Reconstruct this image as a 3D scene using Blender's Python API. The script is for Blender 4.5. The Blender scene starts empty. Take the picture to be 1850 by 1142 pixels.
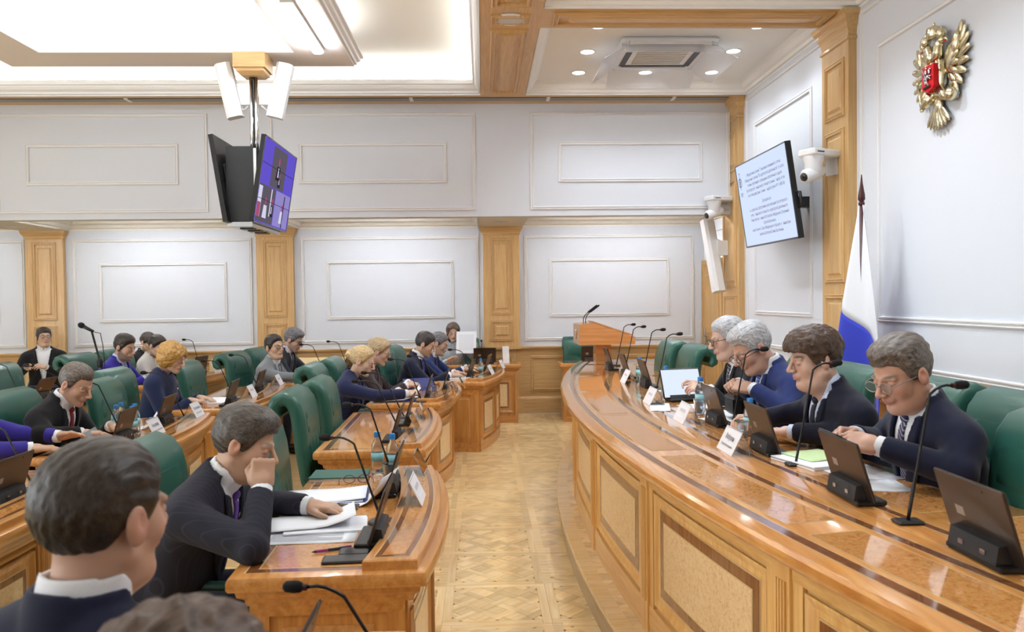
import bpy, bmesh, math, random
import numpy as np
from mathutils import Vector, Matrix
random.seed(7); rng = np.random.default_rng(7)
PI = math.pi
S = bpy.context.scene
COL = S.collection
# ------------------------------------------------------------------ camera
cam_d = bpy.data.cameras.new('camera'); cam = bpy.data.objects.new('camera', cam_d); COL.objects.link(cam)
FPX = 1440.0
cam_d.sensor_width = 36.0; cam_d.lens = 36.0 * FPX / 1850.0; cam_d.clip_start = 0.05; cam_d.clip_end = 100
yaw, pitch, roll = math.atan(53 / FPX), math.atan(32 / FPX), 0.012
fwd = Vector((math.sin(yaw) * math.cos(pitch), math.cos(yaw) * math.cos(pitch), -math.sin(pitch)))
r0 = Vector((math.cos(yaw), -math.sin(yaw), 0)); u0 = r0.cross(fwd)
rt = r0 * math.cos(roll) - u0 * math.sin(roll); up = u0 * math.cos(roll) + r0 * math.sin(roll)
cam.matrix_world = Matrix(((rt.x, up.x, -fwd.x, 0), (rt.y, up.y, -fwd.y, 0), (rt.z, up.z, -fwd.z, 1.60), (0, 0, 0, 1)))
cam_d.dof.use_dof = True; cam_d.dof.focus_distance = 5.2; cam_d.dof.aperture_fstop = 5.0
S.camera = cam
# ------------------------------------------------------------------ world, exposure
w = bpy.data.worlds.new('world'); S.world = w; w.use_nodes = True
w.node_tree.nodes['Background'].inputs[0].default_value = (0.9, 0.93, 1, 1)
w.node_tree.nodes['Background'].inputs[1].default_value = 0.3
S.view_settings.view_transform = 'Standard'; S.view_settings.look = 'None'
S.view_settings.gamma = 1.0; S.view_settings.use_curve_mapping = False
S.view_settings.exposure = 0.24
S.cycles.use_denoising = True; S.cycles.use_light_tree = False
S.cycles.max_bounces = 6; S.cycles.diffuse_bounces = 3; S.cycles.glossy_bounces = 3; S.cycles.transmission_bounces = 5
S.cycles.transparent_max_bounces = 8; S.cycles.caustics_reflective = False; S.cycles.caustics_refractive = False
S.cycles.sample_clamp_indirect = 6.0; S.cycles.adaptive_threshold = .05
L_PANEL, L_COVE, L_TUBE, L_SPOT, L_ALC, L_WIN, P_SPOT = 1.7, 17.0, 60.0, 30.0, 56.0, 8.0, 44
def area(name, loc, sx, sy, power, rot=(0, 0, 0), col=(1, 1, 1)):
    d = bpy.data.lights.new(name, 'AREA'); d.shape = 'RECTANGLE'; d.size = sx; d.size_y = sy; d.energy = power; d.color = col
    o = bpy.data.objects.new(name, d); COL.objects.link(o); o.location = loc; o.rotation_euler = rot; return o
def spot(name, loc, power, ang=2.2, col=(.85, .93, 1)):
    d = bpy.data.lights.new(name, 'SPOT'); d.energy = power; d.spot_size = ang; d.spot_blend = .6; d.shadow_soft_size = .06; d.color = col
    o = bpy.data.objects.new(name, d); COL.objects.link(o); o.location = loc; return o
# ------------------------------------------------------------------ materials
def srgb(r, g, b):
    f = lambda c: (c / 255) / 12.92 if c <= 10 else ((c / 255 + 0.055) / 1.055) ** 2.4
    return (f(r), f(g), f(b), 1)
def newmat(name):
    m = bpy.data.materials.new(name); m.use_nodes = True
    return m, m.node_tree.nodes, m.node_tree.links, m.node_tree.nodes['Principled BSDF']
def plain(name, col, rough=.5, metal=0, coat=0, bump=0, bscale=200, var=0, trans=0, ior=1.45, spec=.5, alpha=1, emit=0, sheen=0):
    m, n, l, b = newmat(name)
    b.inputs['Base Color'].default_value = col; b.inputs['Roughness'].default_value = rough; b.inputs['Metallic'].default_value = metal
    b.inputs['Coat Weight'].default_value = coat; b.inputs['Coat Roughness'].default_value = .08
    b.inputs['Transmission Weight'].default_value = trans; b.inputs['IOR'].default_value = ior
    b.inputs['Specular IOR Level'].default_value = spec; b.inputs['Alpha'].default_value = alpha
    b.inputs['Sheen Weight'].default_value = sheen
    if emit:
        b.inputs['Emission Color'].default_value = col; b.inputs['Emission Strength'].default_value = emit
    if bump or var:
        tc = n.new('ShaderNodeTexCoord'); nz = n.new('ShaderNodeTexNoise'); nz.inputs['Scale'].default_value = bscale; nz.inputs['Detail'].default_value = 3
        l.new(tc.outputs['Object'], nz.inputs['Vector'])
        if bump:
            bp = n.new('ShaderNodeBump'); bp.inputs['Strength'].default_value = bump; bp.inputs['Distance'].default_value = .002
            l.new(nz.outputs['Fac'], bp.inputs['Height']); l.new(bp.outputs['Normal'], b.inputs['Normal'])
        if var:
            mx = n.new('ShaderNodeMix'); mx.data_type = 'RGBA'
            mx.inputs['A'].default_value = tuple(c * (1 - var) for c in col[:3]) + (1,); mx.inputs['B'].default_value = tuple(min(1, c * (1 + var)) for c in col[:3]) + (1,)
            l.new(nz.outputs['Fac'], mx.inputs['Factor']); l.new(mx.outputs['Result'], b.inputs['Base Color'])
    return m
def wood(name, c1, c2, axis='Z', rough=.35, coat=0.2, scale=1.0, stretch=14, rand=0.0, bump=.03):
    m, n, l, b = newmat(name)
    tc = n.new('ShaderNodeTexCoord'); mp = n.new('ShaderNodeMapping')
    s = [stretch * scale * 2.2] * 3; s['XYZ'.index(axis)] = scale * 1.6
    mp.inputs['Scale'].default_value = s
    oi = n.new('ShaderNodeObjectInfo'); ad = n.new('ShaderNodeVectorMath'); ad.operation = 'ADD'
    sc = n.new('ShaderNodeVectorMath'); sc.operation = 'SCALE'; sc.inputs['Scale'].default_value = 13.0
    cb = n.new('ShaderNodeCombineXYZ')
    for i in range(3): l.new(oi.outputs['Random'], cb.inputs[i])
    l.new(cb.outputs[0], sc.inputs[0]); l.new(tc.outputs['Object'], ad.inputs[0]); l.new(sc.outputs[0], ad.inputs[1])
    l.new(ad.outputs[0], mp.inputs['Vector'])
    nz = n.new('ShaderNodeTexNoise'); nz.inputs['Scale'].default_value = 1.6; nz.inputs['Detail'].default_value = 4; nz.inputs['Roughness'].default_value = .62; nz.inputs['Distortion'].default_value = .25
    l.new(mp.outputs[0], nz.inputs['Vector'])
    cr = n.new('ShaderNodeValToRGB'); cr.color_ramp.elements[0].position = .3; cr.color_ramp.elements[0].color = c1
    cr.color_ramp.elements[1].position = .68; cr.color_ramp.elements[1].color = c2
    l.new(nz.outputs['Fac'], cr.inputs['Fac'])
    out = cr.outputs[0]
    if rand:
        hs = n.new('ShaderNodeHueSaturation'); mr = n.new('ShaderNodeMapRange'); mr.inputs['To Min'].default_value = 1 - rand; mr.inputs['To Max'].default_value = 1 + rand * .6
        at = n.new('ShaderNodeAttribute'); at.attribute_name = 'tone'; aa = n.new('ShaderNodeMath'); aa.operation = 'ADD'
        l.new(oi.outputs['Random'], aa.inputs[0]); l.new(at.outputs['Fac'], aa.inputs[1]); fr = n.new('ShaderNodeMath'); fr.operation = 'FRACT'
        l.new(aa.outputs[0], fr.inputs[0]); l.new(fr.outputs[0], mr.inputs['Value']); l.new(mr.outputs[0], hs.inputs['Value']); l.new(out, hs.inputs['Color']); out = hs.outputs[0]
    l.new(out, b.inputs['Base Color'])
    b.inputs['Roughness'].default_value = rough; b.inputs['Coat Weight'].default_value = coat; b.inputs['Coat Roughness'].default_value = .06
    if bump:
        bp = n.new('ShaderNodeBump'); bp.inputs['Strength'].default_value = bump; bp.inputs['Distance'].default_value = .003
        l.new(nz.outputs['Fac'], bp.inputs['Height']); l.new(bp.outputs['Normal'], b.inputs['Normal'])
    return m
def burl(name, c1, c2, c3, rough=.3, coat=.3, scale=38):
    m, n, l, b = newmat(name)
    tc = n.new('ShaderNodeTexCoord'); nz = n.new('ShaderNodeTexNoise'); nz.inputs['Scale'].default_value = scale; nz.inputs['Detail'].default_value = 6; nz.inputs['Roughness'].default_value = .7; nz.inputs['Distortion'].default_value = 1.2
    l.new(tc.outputs['Object'], nz.inputs['Vector'])
    cr = n.new('ShaderNodeValToRGB'); e = cr.color_ramp.elements
    e[0].position = .36; e[0].color = c1; e[1].position = .62; e[1].color = c3; k = e.new(.47); k.color = c2
    l.new(nz.outputs['Fac'], cr.inputs['Fac']); l.new(cr.outputs[0], b.inputs['Base Color'])
    b.inputs['Roughness'].default_value = rough; b.inputs['Coat Weight'].default_value = coat; b.inputs['Coat Roughness'].default_value = .05
    return m
def striped(name, c1, c2, scale, width, axis='Y', rough=.8, diag=False):
    # woven cloth with thin stripes: flat pattern of the fabric itself
    m, n, l, b = newmat(name)
    tc = n.new('ShaderNodeTexCoord'); sp = n.new('ShaderNodeSeparateXYZ'); l.new(tc.outputs['Object'], sp.inputs[0])
    src = sp.outputs['XYZ'.index(axis)]
    if diag:
        a = n.new('ShaderNodeMath'); a.operation = 'ADD'; l.new(sp.outputs[1], a.inputs[0]); l.new(sp.outputs[2], a.inputs[1]); src = a.outputs[0]
    mu = n.new('ShaderNodeMath'); mu.operation = 'MULTIPLY'; mu.inputs[1].default_value = scale; l.new(src, mu.inputs[0])
    fr = n.new('ShaderNodeMath'); fr.operation = 'FRACT'; l.new(mu.outputs[0], fr.inputs[0])
    lt = n.new('ShaderNodeMath'); lt.operation = 'LESS_THAN'; lt.inputs[1].default_value = width; l.new(fr.outputs[0], lt.inputs[0])
    mx = n.new('ShaderNodeMix'); mx.data_type = 'RGBA'; mx.inputs['A'].default_value = c1; mx.inputs['B'].default_value = c2
    l.new(lt.outputs[0], mx.inputs['Factor']); l.new(mx.outputs['Result'], b.inputs['Base Color']); b.inputs['Roughness'].default_value = rough
    return m
M = {}
M['wall'] = plain('wall_cloth', srgb(223, 227, 235), .85, bump=.08, bscale=160)
M['mould'] = plain('white_paint', srgb(236, 235, 236), .45)
M['cream'] = plain('cream_plaster', srgb(238, 234, 224), .7)
M['ceil'] = plain('ceiling_paint', srgb(250, 249, 246), .8)
M['ring'] = plain('ceiling_ring_paint', srgb(240, 233, 228), .8)
M['oak'] = wood('oak_vertical', srgb(196, 154, 98), srgb(216, 180, 126), 'Z', .4, .15, 1.0)
M['oakx'] = wood('oak_along_x', srgb(196, 154, 98), srgb(216, 180, 126), 'X', .4, .15, 1.0)
M['oaky'] = wood('oak_along_y', srgb(196, 154, 98), srgb(216, 180, 126), 'Y', .4, .15, 1.0)
M['desk'] = wood('desk_wood_vertical', srgb(178, 116, 56), srgb(212, 156, 90), 'Z', .3, .4, .8)
M['deskx'] = wood('desk_wood_along_x', srgb(178, 116, 54), srgb(212, 154, 88), 'X', .28, .5, .8)
M['desky'] = wood('desk_wood_along_y', srgb(186, 120, 54), srgb(222, 162, 90), 'Y', .28, .5, .8)
M['topx'] = wood('desk_top_along_x', srgb(176, 104, 44), srgb(214, 146, 74), 'X', .12, .8, .8)
M['topy'] = wood('desk_top_along_y', srgb(190, 122, 58), srgb(224, 162, 90), 'Y', .1, .9, .8)
M['rost'] = wood('rostrum_lit_wood_vertical', srgb(218, 164, 96), srgb(244, 202, 132), 'Z', .3, .4, .8)  # desk wood lightened, here and below: light on the rostrum front put into colour
M['rosty_lit'] = wood('rostrum_lit_wood_along_y', srgb(218, 164, 96), srgb(244, 202, 132), 'Y', .28, .5, .8)
M['burl'] = burl('burl_veneer', srgb(186, 116, 56), srgb(212, 146, 80), srgb(226, 168, 100), .1, .9, 55)
M['burlp'] = burl('pale_burl_panel', srgb(214, 172, 116), srgb(236, 204, 154), srgb(244, 218, 174), .32, .2, 60)
M['inlay'] = wood('dark_inlay', srgb(112, 68, 36), srgb(150, 98, 54), 'Z', .2, .6, 1.2)
M['inlaytop'] = wood('dark_inlay_top', srgb(112, 64, 34), srgb(148, 92, 50), 'X', .1, .9, 1.2)
M['line'] = plain('pale_inlay_line', srgb(236, 204, 150), .15, coat=.8)
M['parq'] = wood('parquet_oak', srgb(222, 186, 126), srgb(244, 220, 170), 'X', .26, .35, 1.2, 10, rand=.2, bump=.02)
M['lectern'] = wood('lectern_wood', srgb(194, 132, 76), srgb(216, 158, 102), 'X', .25, .5, .7)
M['leather'] = plain('green_leather', srgb(38, 87, 76), .36, bump=.12, bscale=420, coat=.1)
M['leatherd'] = plain('dark_green_leather', srgb(20, 58, 48), .42, bump=.1, bscale=420)
M['creaml'] = plain('cream_leather', srgb(226, 202, 154), .45, bump=.05, bscale=300)
M['black'] = plain('black_plastic', srgb(20, 20, 22), .4)
M['blackg'] = plain('black_gloss', srgb(12, 12, 14), .12, coat=.5)
M['dark'] = plain('dark_grey_plastic', srgb(44, 46, 50), .45)
M['bronze'] = plain('tablet_back', srgb(62, 52, 46), .32, metal=.45)
M['foam'] = plain('black_foam', srgb(22, 22, 24), .95, bump=.5, bscale=900)
M['steel'] = plain('chrome', srgb(210, 212, 216), .12, metal=1)
M['white'] = plain('white_plastic', srgb(236, 236, 238), .4)
M['paper'] = plain('paper', srgb(240, 242, 248), .8)
M['card'] = plain('white_card', srgb(232, 232, 238), .55)
M['acrylic'] = plain('clear_acrylic', (1, 1, 1, 1), .03, trans=1, ior=1.2)
M['pet'] = plain('clear_bottle', (.92, .96, 1, 1), .06, trans=.92, ior=1.33)
M['bluecap'] = plain('blue_cap', srgb(38, 120, 190), .4)
M['label'] = plain('bottle_label', srgb(150, 205, 215), .5)
M['ink'] = plain('ink', srgb(58, 58, 66), .7)
M['inkp'] = plain('ink_plum', srgb(96, 40, 60), .7)
M['inkb'] = plain('ink_blue', srgb(64, 52, 120), .7)
M['folder'] = plain('blue_folder', srgb(36, 46, 112), .4)
M['greenbook'] = plain('green_notebook', srgb(38, 92, 84), .5)
M['gold'] = plain('gilded_metal', srgb(224, 216, 186), .24, metal=1, bump=.6, bscale=45)
M['silver'] = plain('silver_metal', srgb(200, 202, 208), .25, metal=1)
M['red'] = plain('red_enamel', srgb(214, 24, 34), .35)
M['flagw'] = plain('flag_white', srgb(236, 238, 244), .8, sheen=.2)
M['flagb'] = plain('flag_blue', srgb(48, 62, 190), .75, sheen=.2)
M['flagr'] = plain('flag_red', srgb(214, 40, 46), .75, sheen=.2)
M['pole'] = plain('dark_red_wood', srgb(70, 34, 34), .35)
M['stone'] = wood('step_riser', srgb(168, 150, 118), srgb(198, 180, 146), 'Y', .5, .1, .8)
def emis(name, col, strength):
    m, n, l, b = newmat(name); e = n.new('ShaderNodeEmission'); e.inputs[0].default_value = col; e.inputs[1].default_value = strength
    l.new(e.outputs[0], n['Material Output'].inputs[0]); return m
M['panel'] = emis('luminous_ceiling', (1, .99, .95, 1), L_PANEL)
M['cove'] = emis('cove_lamp', (1, .99, .92, 1), L_COVE)
M['tube'] = emis('lamp_tube', (.93, .95, 1, 1), L_TUBE)
M['down'] = emis('downlight_glow', (1, .97, .94, 1), L_SPOT)
M['alc'] = emis('alcove_lamp', (.95, .97, 1, 1), L_ALC)
M['day'] = emis('window_daylight', (.88, .95, 1, 1), L_WIN)
M['screen'] = emis('screen_white', srgb(206, 220, 250), .95)
M['screent'] = emis('tablet_screen', srgb(222, 234, 252), .9)
M['scr_v'] = emis('screen_violet', srgb(98, 82, 196), .9)
M['scr_l'] = emis('screen_lilac', srgb(150, 140, 206), .8)
M['scr_g'] = emis('screen_grey', srgb(104, 96, 110), .7)
M['scr_d'] = emis('screen_dark', srgb(52, 48, 62), .7)
M['scr_w'] = emis('screen_pale', srgb(206, 206, 226), .9)
M['scr_r'] = emis('screen_red', srgb(176, 82, 120), .8)
# ------------------------------------------------------------------ mesh helpers
class MB:
    def __init__(s): s.v = []; s.f = []
    def add(s, verts, faces, mx=None):
        o = len(s.v)
        if mx is not None: verts = [tuple(mx @ Vector(p)) for p in verts]
        s.v += [tuple(p) for p in verts]; s.f += [tuple(i + o for i in f) for f in faces]; return s
    def box(s, x0, x1, y0, y1, z0, z1, mx=None):
        return s.add([(x0, y0, z0), (x1, y0, z0), (x1, y1, z0), (x0, y1, z0), (x0, y0, z1), (x1, y0, z1), (x1, y1, z1), (x0, y1, z1)],
                     [(0, 3, 2, 1), (4, 5, 6, 7), (0, 1, 5, 4), (1, 2, 6, 5), (2, 3, 7, 6), (3, 0, 4, 7)], mx)
    def rbox(s, x0, x1, y0, y1, z0, z1, b=.005, mx=None):
        # box whose horizontal edges and corners are chamfered
        P = []
        for z, e in ((z0, b), (z0 + b, 0), (z1 - b, 0), (z1, b)):
            c = b + e
            P.append([(x0 + c, y0 + e, z), (x1 - c, y0 + e, z), (x1 - e, y0 + c, z), (x1 - e, y1 - c, z), (x1 - c, y1 - e, z), (x0 + c, y1 - e, z), (x0 + e, y1 - c, z), (x0 + e, y0 + c, z)])
        return s.loft(P, True, True, mx)
    def loft(s, rings, closed=True, caps=True, mx=None):
        n = len(rings[0]); v = [p for r in rings for p in r]; f = []
        for i in range(len(rings) - 1):
            for j in range(n if closed else n - 1):
                k = (j + 1) % n
                f.append((i * n + j, i * n + k, (i + 1) * n + k, (i + 1) * n + j))
        if caps and closed:
            f.append(tuple(range(n - 1, -1, -1))); f.append(tuple((len(rings) - 1) * n + j for j in range(n)))
        return s.add(v, f, mx)
    def prism(s, poly, z0, z1, mx=None):
        return s.loft([[(x, y, z0) for x, y in poly], [(x, y, z1) for x, y in poly]], True, True, mx)
    def tube(s, path, r, n=8, mx=None):
        path = [Vector(p) for p in path]; rings = []; r = r if hasattr(r, '__len__') else [r] * len(path)
        t0 = (path[1] - path[0]).normalized(); a = t0.orthogonal().normalized()
        for i, p in enumerate(path):
            t = (path[min(i + 1, len(path) - 1)] - path[max(i - 1, 0)]).normalized()
            a = (a - t * a.dot(t)).normalized(); b = t.cross(a)
            rings.append([p + a * (r[i] * math.cos(2 * PI * k / n)) + b * (r[i] * math.sin(2 * PI * k / n)) for k in range(n)])
        return s.loft(rings, True, True, mx)
    def lathe(s, prof, n=16, mx=None):
        return s.loft([[(r * math.cos(2 * PI * k / n), r * math.sin(2 * PI * k / n), z) for k in range(n)] for r, z in prof], True, True, mx)
    def ell(s, c, r, n=12, m=8, mx=None):
        rings = []
        for i in range(m + 1):
            a = -PI / 2 + PI * i / m; q = max(math.cos(a), .02)
            rings.append([(c[0] + r[0] * q * math.cos(2 * PI * k / n), c[1] + r[1] * q * math.sin(2 * PI * k / n), c[2] + r[2] * math.sin(a)) for k in range(n)])
        return s.loft(rings, True, True, mx)
    def build(s, name, mat, parent=None, smooth=False, auto=None):
        me = bpy.data.meshes.new(name); me.from_pydata([tuple(p) for p in s.v], [], s.f)
        if mat is not None: me.materials.append(M[mat] if isinstance(mat, str) else mat)
        o = bpy.data.objects.new(name, me); COL.objects.link(o)
        if parent is not None: o.parent = parent
        if smooth:
            me.polygons.foreach_set('use_smooth', [True] * len(me.polygons))
            if auto is not None: me.set_sharp_from_angle(angle=auto)
        return o
def npmesh(name, V, F, mat, parent=None, smooth=True):
    me = bpy.data.meshes.new(name)
    me.vertices.add(len(V)); me.vertices.foreach_set('co', np.ascontiguousarray(V, np.float32).ravel())
    me.loops.add(len(F) * 4); me.loops.foreach_set('vertex_index', np.ascontiguousarray(F, np.int32).ravel())
    me.polygons.add(len(F)); me.polygons.foreach_set('loop_start', np.arange(0, len(F) * 4, 4, dtype=np.int32))
    me.update(calc_edges=True)
    if smooth: me.polygons.foreach_set('use_smooth', np.ones(len(F), bool))
    for m in (mat if isinstance(mat, (list, tuple)) else [mat]): me.materials.append(M[m] if isinstance(m, str) else m)
    o = bpy.data.objects.new(name, me); COL.objects.link(o)
    if parent is not None: o.parent = parent
    return o
def empty(name, loc=(0, 0, 0), rz=0, label=None, cat=None, group=None):
    o = bpy.data.objects.new(name, None); COL.objects.link(o); o.location = loc; o.rotation_euler = (0, 0, rz); o.empty_display_size = .1
    if label: tag(o, label, cat, group)
    return o
def tag(o, label, cat, group=None):
    o['label'] = label; o['category'] = cat
    if group: o['group'] = group
    return o
def struct(o): o['kind'] = 'structure'; return o
def copy_tree(o, parent=None):
    c = o.copy(); COL.objects.link(c); c.parent = parent
    for ch in list(o.children): copy_tree(ch, c)
    return c
RX90 = Matrix.Rotation(PI / 2, 4, 'X')
def T(x, y, z): return Matrix.Translation((x, y, z))
def Rz(a): return Matrix.Rotation(a, 4, 'Z')
def Ry(a): return Matrix.Rotation(a, 4, 'Y')
def Rx(a): return Matrix.Rotation(a, 4, 'X')
def text_mesh(name, body, size, mat, parent, mx, align='CENTER', font_scale_x=1.0, spacing=1.0, bold=0):
    cu = bpy.data.curves.new(name, 'FONT'); cu.body = body; cu.size = size; cu.align_x = align; cu.align_y = 'CENTER'; cu.resolution_u = 2; cu.space_line = spacing
    if bold: cu.offset = bold
    t = bpy.data.objects.new(name + '_tmp', cu)
    me = bpy.data.meshes.new_from_object(t)
    bpy.data.objects.remove(t); bpy.data.curves.remove(cu)
    me.name = name
    me.transform(mx @ Matrix.Diagonal((font_scale_x, 1, 1, 1)))
    me.materials.clear(); me.materials.append(M[mat]); 
    o = bpy.data.objects.new(name, me); COL.objects.link(o); o.parent = parent
    return o
# ================================================================== the room
WY, GY, RX, ZC, ZS = 11.07, 9.63, 3.11, 3.94, 2.59
XL, YN = -9.3, -3.6
def map_far(Y): return lambda u, v, d: (u, Y - d, v)            # faces -Y
def map_right(X): return lambda u, v, d: (X - d, u, v)          # faces -X
def map_down(Z): return lambda u, v, d: (u, v, Z - d)           # faces down
PROF = [(0, 0), (0, .012), (.008, .016), (.012, .010), (.024, .010), (.028, .018), (.036, .018), (.042, 0)]
def frame_mould(mp, u0, u1, v0, v1, parent, mat='mould', prof=PROF, k=1.0, name='moulding'):
    mb = MB(); rings = []
    for o, d in prof:
        o *= k; d *= k
        rings.append([mp(u0 + o, v0 + o, d), mp(u1 - o, v0 + o, d), mp(u1 - o, v1 - o, d), mp(u0 + o, v1 - o, d)])
    mb.loft(rings, True, False); return mb.build(name, mat, parent)
def raised_panel(mp, u0, u1, v0, v1, parent, mat, k=1.0, depth=.012, name='panel'):
    mb = MB(); rings = []
    for o, d in ((0, -.002), (0, .002), (.03 * k, depth), (.035 * k, depth)):
        rings.append([mp(u0 + o, v0 + o, d), mp(u1 - o, v0 + o, d), mp(u1 - o, v1 - o, d), mp(u0 + o, v1 - o, d)])
    mb.loft(rings, True, True); return mb.build(name, mat, parent)
# ---- floor
fl = struct(MB().box(XL, RX, YN, WY, -.1, -.012).build('floor', 'parq'))
PIT, PX0, PY0 = .545, -.22, 3.88
def clip_poly(poly, a):
    # keep the part of a convex polygon inside the square |x|,|y| <= a
    for ax, sg in ((0, 1), (0, -1), (1, 1), (1, -1)):
        out = []
        for i in range(len(poly)):
            p, q = poly[i], poly[(i + 1) % len(poly)]; dp, dq = a - sg * p[ax], a - sg * q[ax]
            if dp >= 0: out.append(p)
            if dp * dq < 0:
                t = dp / (dp - dq); out.append((p[0] + (q[0] - p[0]) * t, p[1] + (q[1] - p[1]) * t))
        poly = out
        if len(poly) < 3: return []
    return poly
def area2(p): return abs(sum(p[i][0] * p[(i + 1) % len(p)][1] - p[(i + 1) % len(p)][0] * p[i][1] for i in range(len(p)))) / 2
def panel_pieces():
    hw = PIT / 2; fw = .047; a = hw - fw; g = .0004; out = []
    for k in range(4):                                            # frame strips
        c, s = math.cos(k * PI / 2), math.sin(k * PI / 2)
        strip = [(-hw + g, -hw + g), (hw - fw - g, -hw + g), (hw - fw - g, -hw + fw - g), (-hw + g, -hw + fw - g)]
        out.append(('frame_strip', [(c * x - s * y, s * x + c * y) for x, y in strip], k * PI / 2))
    cell, sw = .128, .046; r = math.sqrt(.5)
    def rot(p): return [((x - y) * r, (x + y) * r) for x, y in p]
    for i in range(-3, 4):
        for j in range(-3, 4):
            x, y = i * cell, j * cell; h = sw / 2
            L = cell - h
            sq = [(x + h + g, y + h + g), (x + L - g, y + h + g), (x + L - g, y + L - g), (x + h + g, y + L - g)]
            if (i + j) % 2 == 0:
                s1 = [(x - h + g, y - h + g), (x + L - g, y - h + g), (x + L - g, y + h - g), (x - h + g, y + h - g)]
                s2 = [(x - h + g, y + h + g), (x + h - g, y + h + g), (x + h - g, y + L - g), (x - h + g, y + L - g)]
            else:
                s1 = [(x + h + g, y - h + g), (x + L - g, y - h + g), (x + L - g, y + h - g), (x + h + g, y + h - g)]
                s2 = [(x - h + g, y - h + g), (x + h - g, y - h + g), (x + h - g, y + L - g), (x - h + g, y + L - g)]
            for nm, poly, an in (('block', sq, PI / 4), ('strip', s1, PI / 4), ('strip', s2, 3 * PI / 4)):
                q = clip_poly(rot(poly), a)
                if q and area2(q) > 3e-4: out.append((nm, q, an))
    return out
PIECES = panel_pieces()
pm = []
for nm, q, an in PIECES:
    cx = sum(p[0] for p in q) / len(q); cy = sum(p[1] for p in q) / len(q); c, s = math.cos(-an), math.sin(-an)
    loc = [(c * (x - cx) - s * (y - cy), s * (x - cx) + c * (y - cy)) for x, y in q]
    o = MB().prism(loc, -.012, 0).build('parquet_' + nm, 'parq', fl); pm.append((nm, cx, cy, an, o.data)); bpy.data.objects.remove(o)
cells = [(i, j) for j in range(-6, 14) for i in range(-13, 7) if PX0 + i * PIT < RX - .2 and PY0 + (j + 1) * PIT < WY + .3 and (i > -3 or j >= 0)]
near = sorted([c for c in cells if c[0] in (0, 1, -1) and c[1] >= 0], key=lambda c: (c[1] + (0 if c[0] == 0 else 1.2)))[:5]
bulk_v, bulk_f, tones = [], [], []
for (i, j) in cells:
    X, Y = PX0 + (i + .5) * PIT, PY0 + (j + .5) * PIT
    for (nm, cx, cy, an, me), (_, q, _) in zip(pm, PIECES):
        if (i, j) in near:
            o = bpy.data.objects.new('parquet_' + nm, me); COL.objects.link(o); o.parent = fl; o.location = (X + cx, Y + cy, random.uniform(-.0004, .0004)); o.rotation_euler = (0, 0, an)
        elif -1.2 < X < 1.6 and Y > 2.5:
            b = len(bulk_v); n = len(q); z = random.uniform(-.0004, .0004)
            bulk_v += [(X + x, Y + y, z) for x, y in q]; bulk_f.append(tuple(range(b, b + n))); tones.append(random.random())
me = bpy.data.meshes.new('parquet_field'); me.from_pydata(bulk_v, [], bulk_f); me.materials.append(M['parq'])
at = me.attributes.new('tone', 'FLOAT', 'FACE'); at.data.foreach_set('value', tones)
pf = bpy.data.objects.new('parquet_field', me); COL.objects.link(pf); pf.parent = fl; pf['kind'] = 'stuff'
# ---- far wall (in the alcove under the gallery)
wf = struct(MB().box(XL, RX + .02, WY, WY + .2, 0, 3.0).build('wall_back', 'wall'))
mf = map_far(WY)
for x0, x1 in ((-8.64, -6.2), (-5.56, -3.15), (-2.485, -.045), (.585, 2.96)):
    frame_mould(mf, x0, x1, 1.005, 2.47, wf)
    frame_mould(mf, x0 + .345, x1 - .345, 1.335, 2.145, wf)
MB().box(3.03, 3.06, WY - .02, WY, .93, 1.28).build('cable_duct', 'white', wf)
# wainscot of oak
def wain(name, mp, u0, u1, parts):
    a, b = mp(u0, 0, .03), mp(u1, .90, 0)
    o = MB().box(min(a[0], b[0]), max(a[0], b[0]), min(a[1], b[1]), max(a[1], b[1]), 0, .90).build(name, 'oakx' if name.endswith('back') else 'oaky')
    struct(o)
    m = MB(); rings = []
    for v, d in ((.88, .03), (.885, .05), (.90, .06), (.905, .075), (.925, .08), (.93, .075), (.93, 0)):
        rings.append([mp(u0, v, d), mp(u1, v, d)])
    m.loft(rings, False, False).build('chair_rail', 'oakx' if name.endswith('back') else 'oaky', o)
    m = MB(); rings = []
    for v, d in ((0, .055), (.20, .055), (.215, .05), (.23, .035), (.235, .03)): rings.append([mp(u0, v, d), mp(u1, v, d)])
    m.loft(rings, False, False).build('plinth', 'oakx' if name.endswith('back') else 'oaky', o)
    for p, q in parts: frame_mould(lambda u, v, d: mp(u, v, d + .03), p, q, .30, .80, o, 'oakx' if name.endswith('back') else 'oaky')
    return o
wain('baseboard_back', mf, XL, RX, [(-8.6, -6.3), (-5.5, -4.4), (-4.25, -3.2), (-2.4, -1.3), (-1.15, -.1), (.66, 1.75), (1.9, 3.0)])
# ---- far pillars
def pillar_far(x0, label):
    x1 = x0 + .5
    t = empty('pillar', (x0 + .25, WY, 0), 0, label, 'pillar', 'oak pillars along the far wall'); mp = lambda u, v, d: (u, -.07 - d, v)
    MB().box(-.25, .25, -.07, 0, 0, 2.53).build('shaft', 'oak', t)
    m = MB(); rings = []
    for z, e in ((2.47, 0), (2.49, .012), (2.51, .012), (2.53, .03), (2.56, .045), (2.59, .05)):
        rings.append([(-.25 - e, -.07 - e, z), (.25 + e, -.07 - e, z), (.25 + e, 0, z), (-.25 - e, 0, z)])
    m.loft(rings, True, True).build('capital', 'oakx', t)
    for v0, v1 in ((1.375, 2.43), (1.01, 1.30)):
        frame_mould(mp, -.155, .155, v0, v1, t, 'oak', k=.9)
        raised_panel(mp, -.09, .09, v0 + .075, v1 - .075, t, 'oak', .6, .014)
    frame_mould(mp, -.155, .155, .30, .80, t, 'oak', k=.9)
    m = MB().box(-.27, .27, -.13, 0, 0, .22).box(-.26, .26, -.13, 0, .9, .93).build('plinth', 'oakx', t)
    return t
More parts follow.
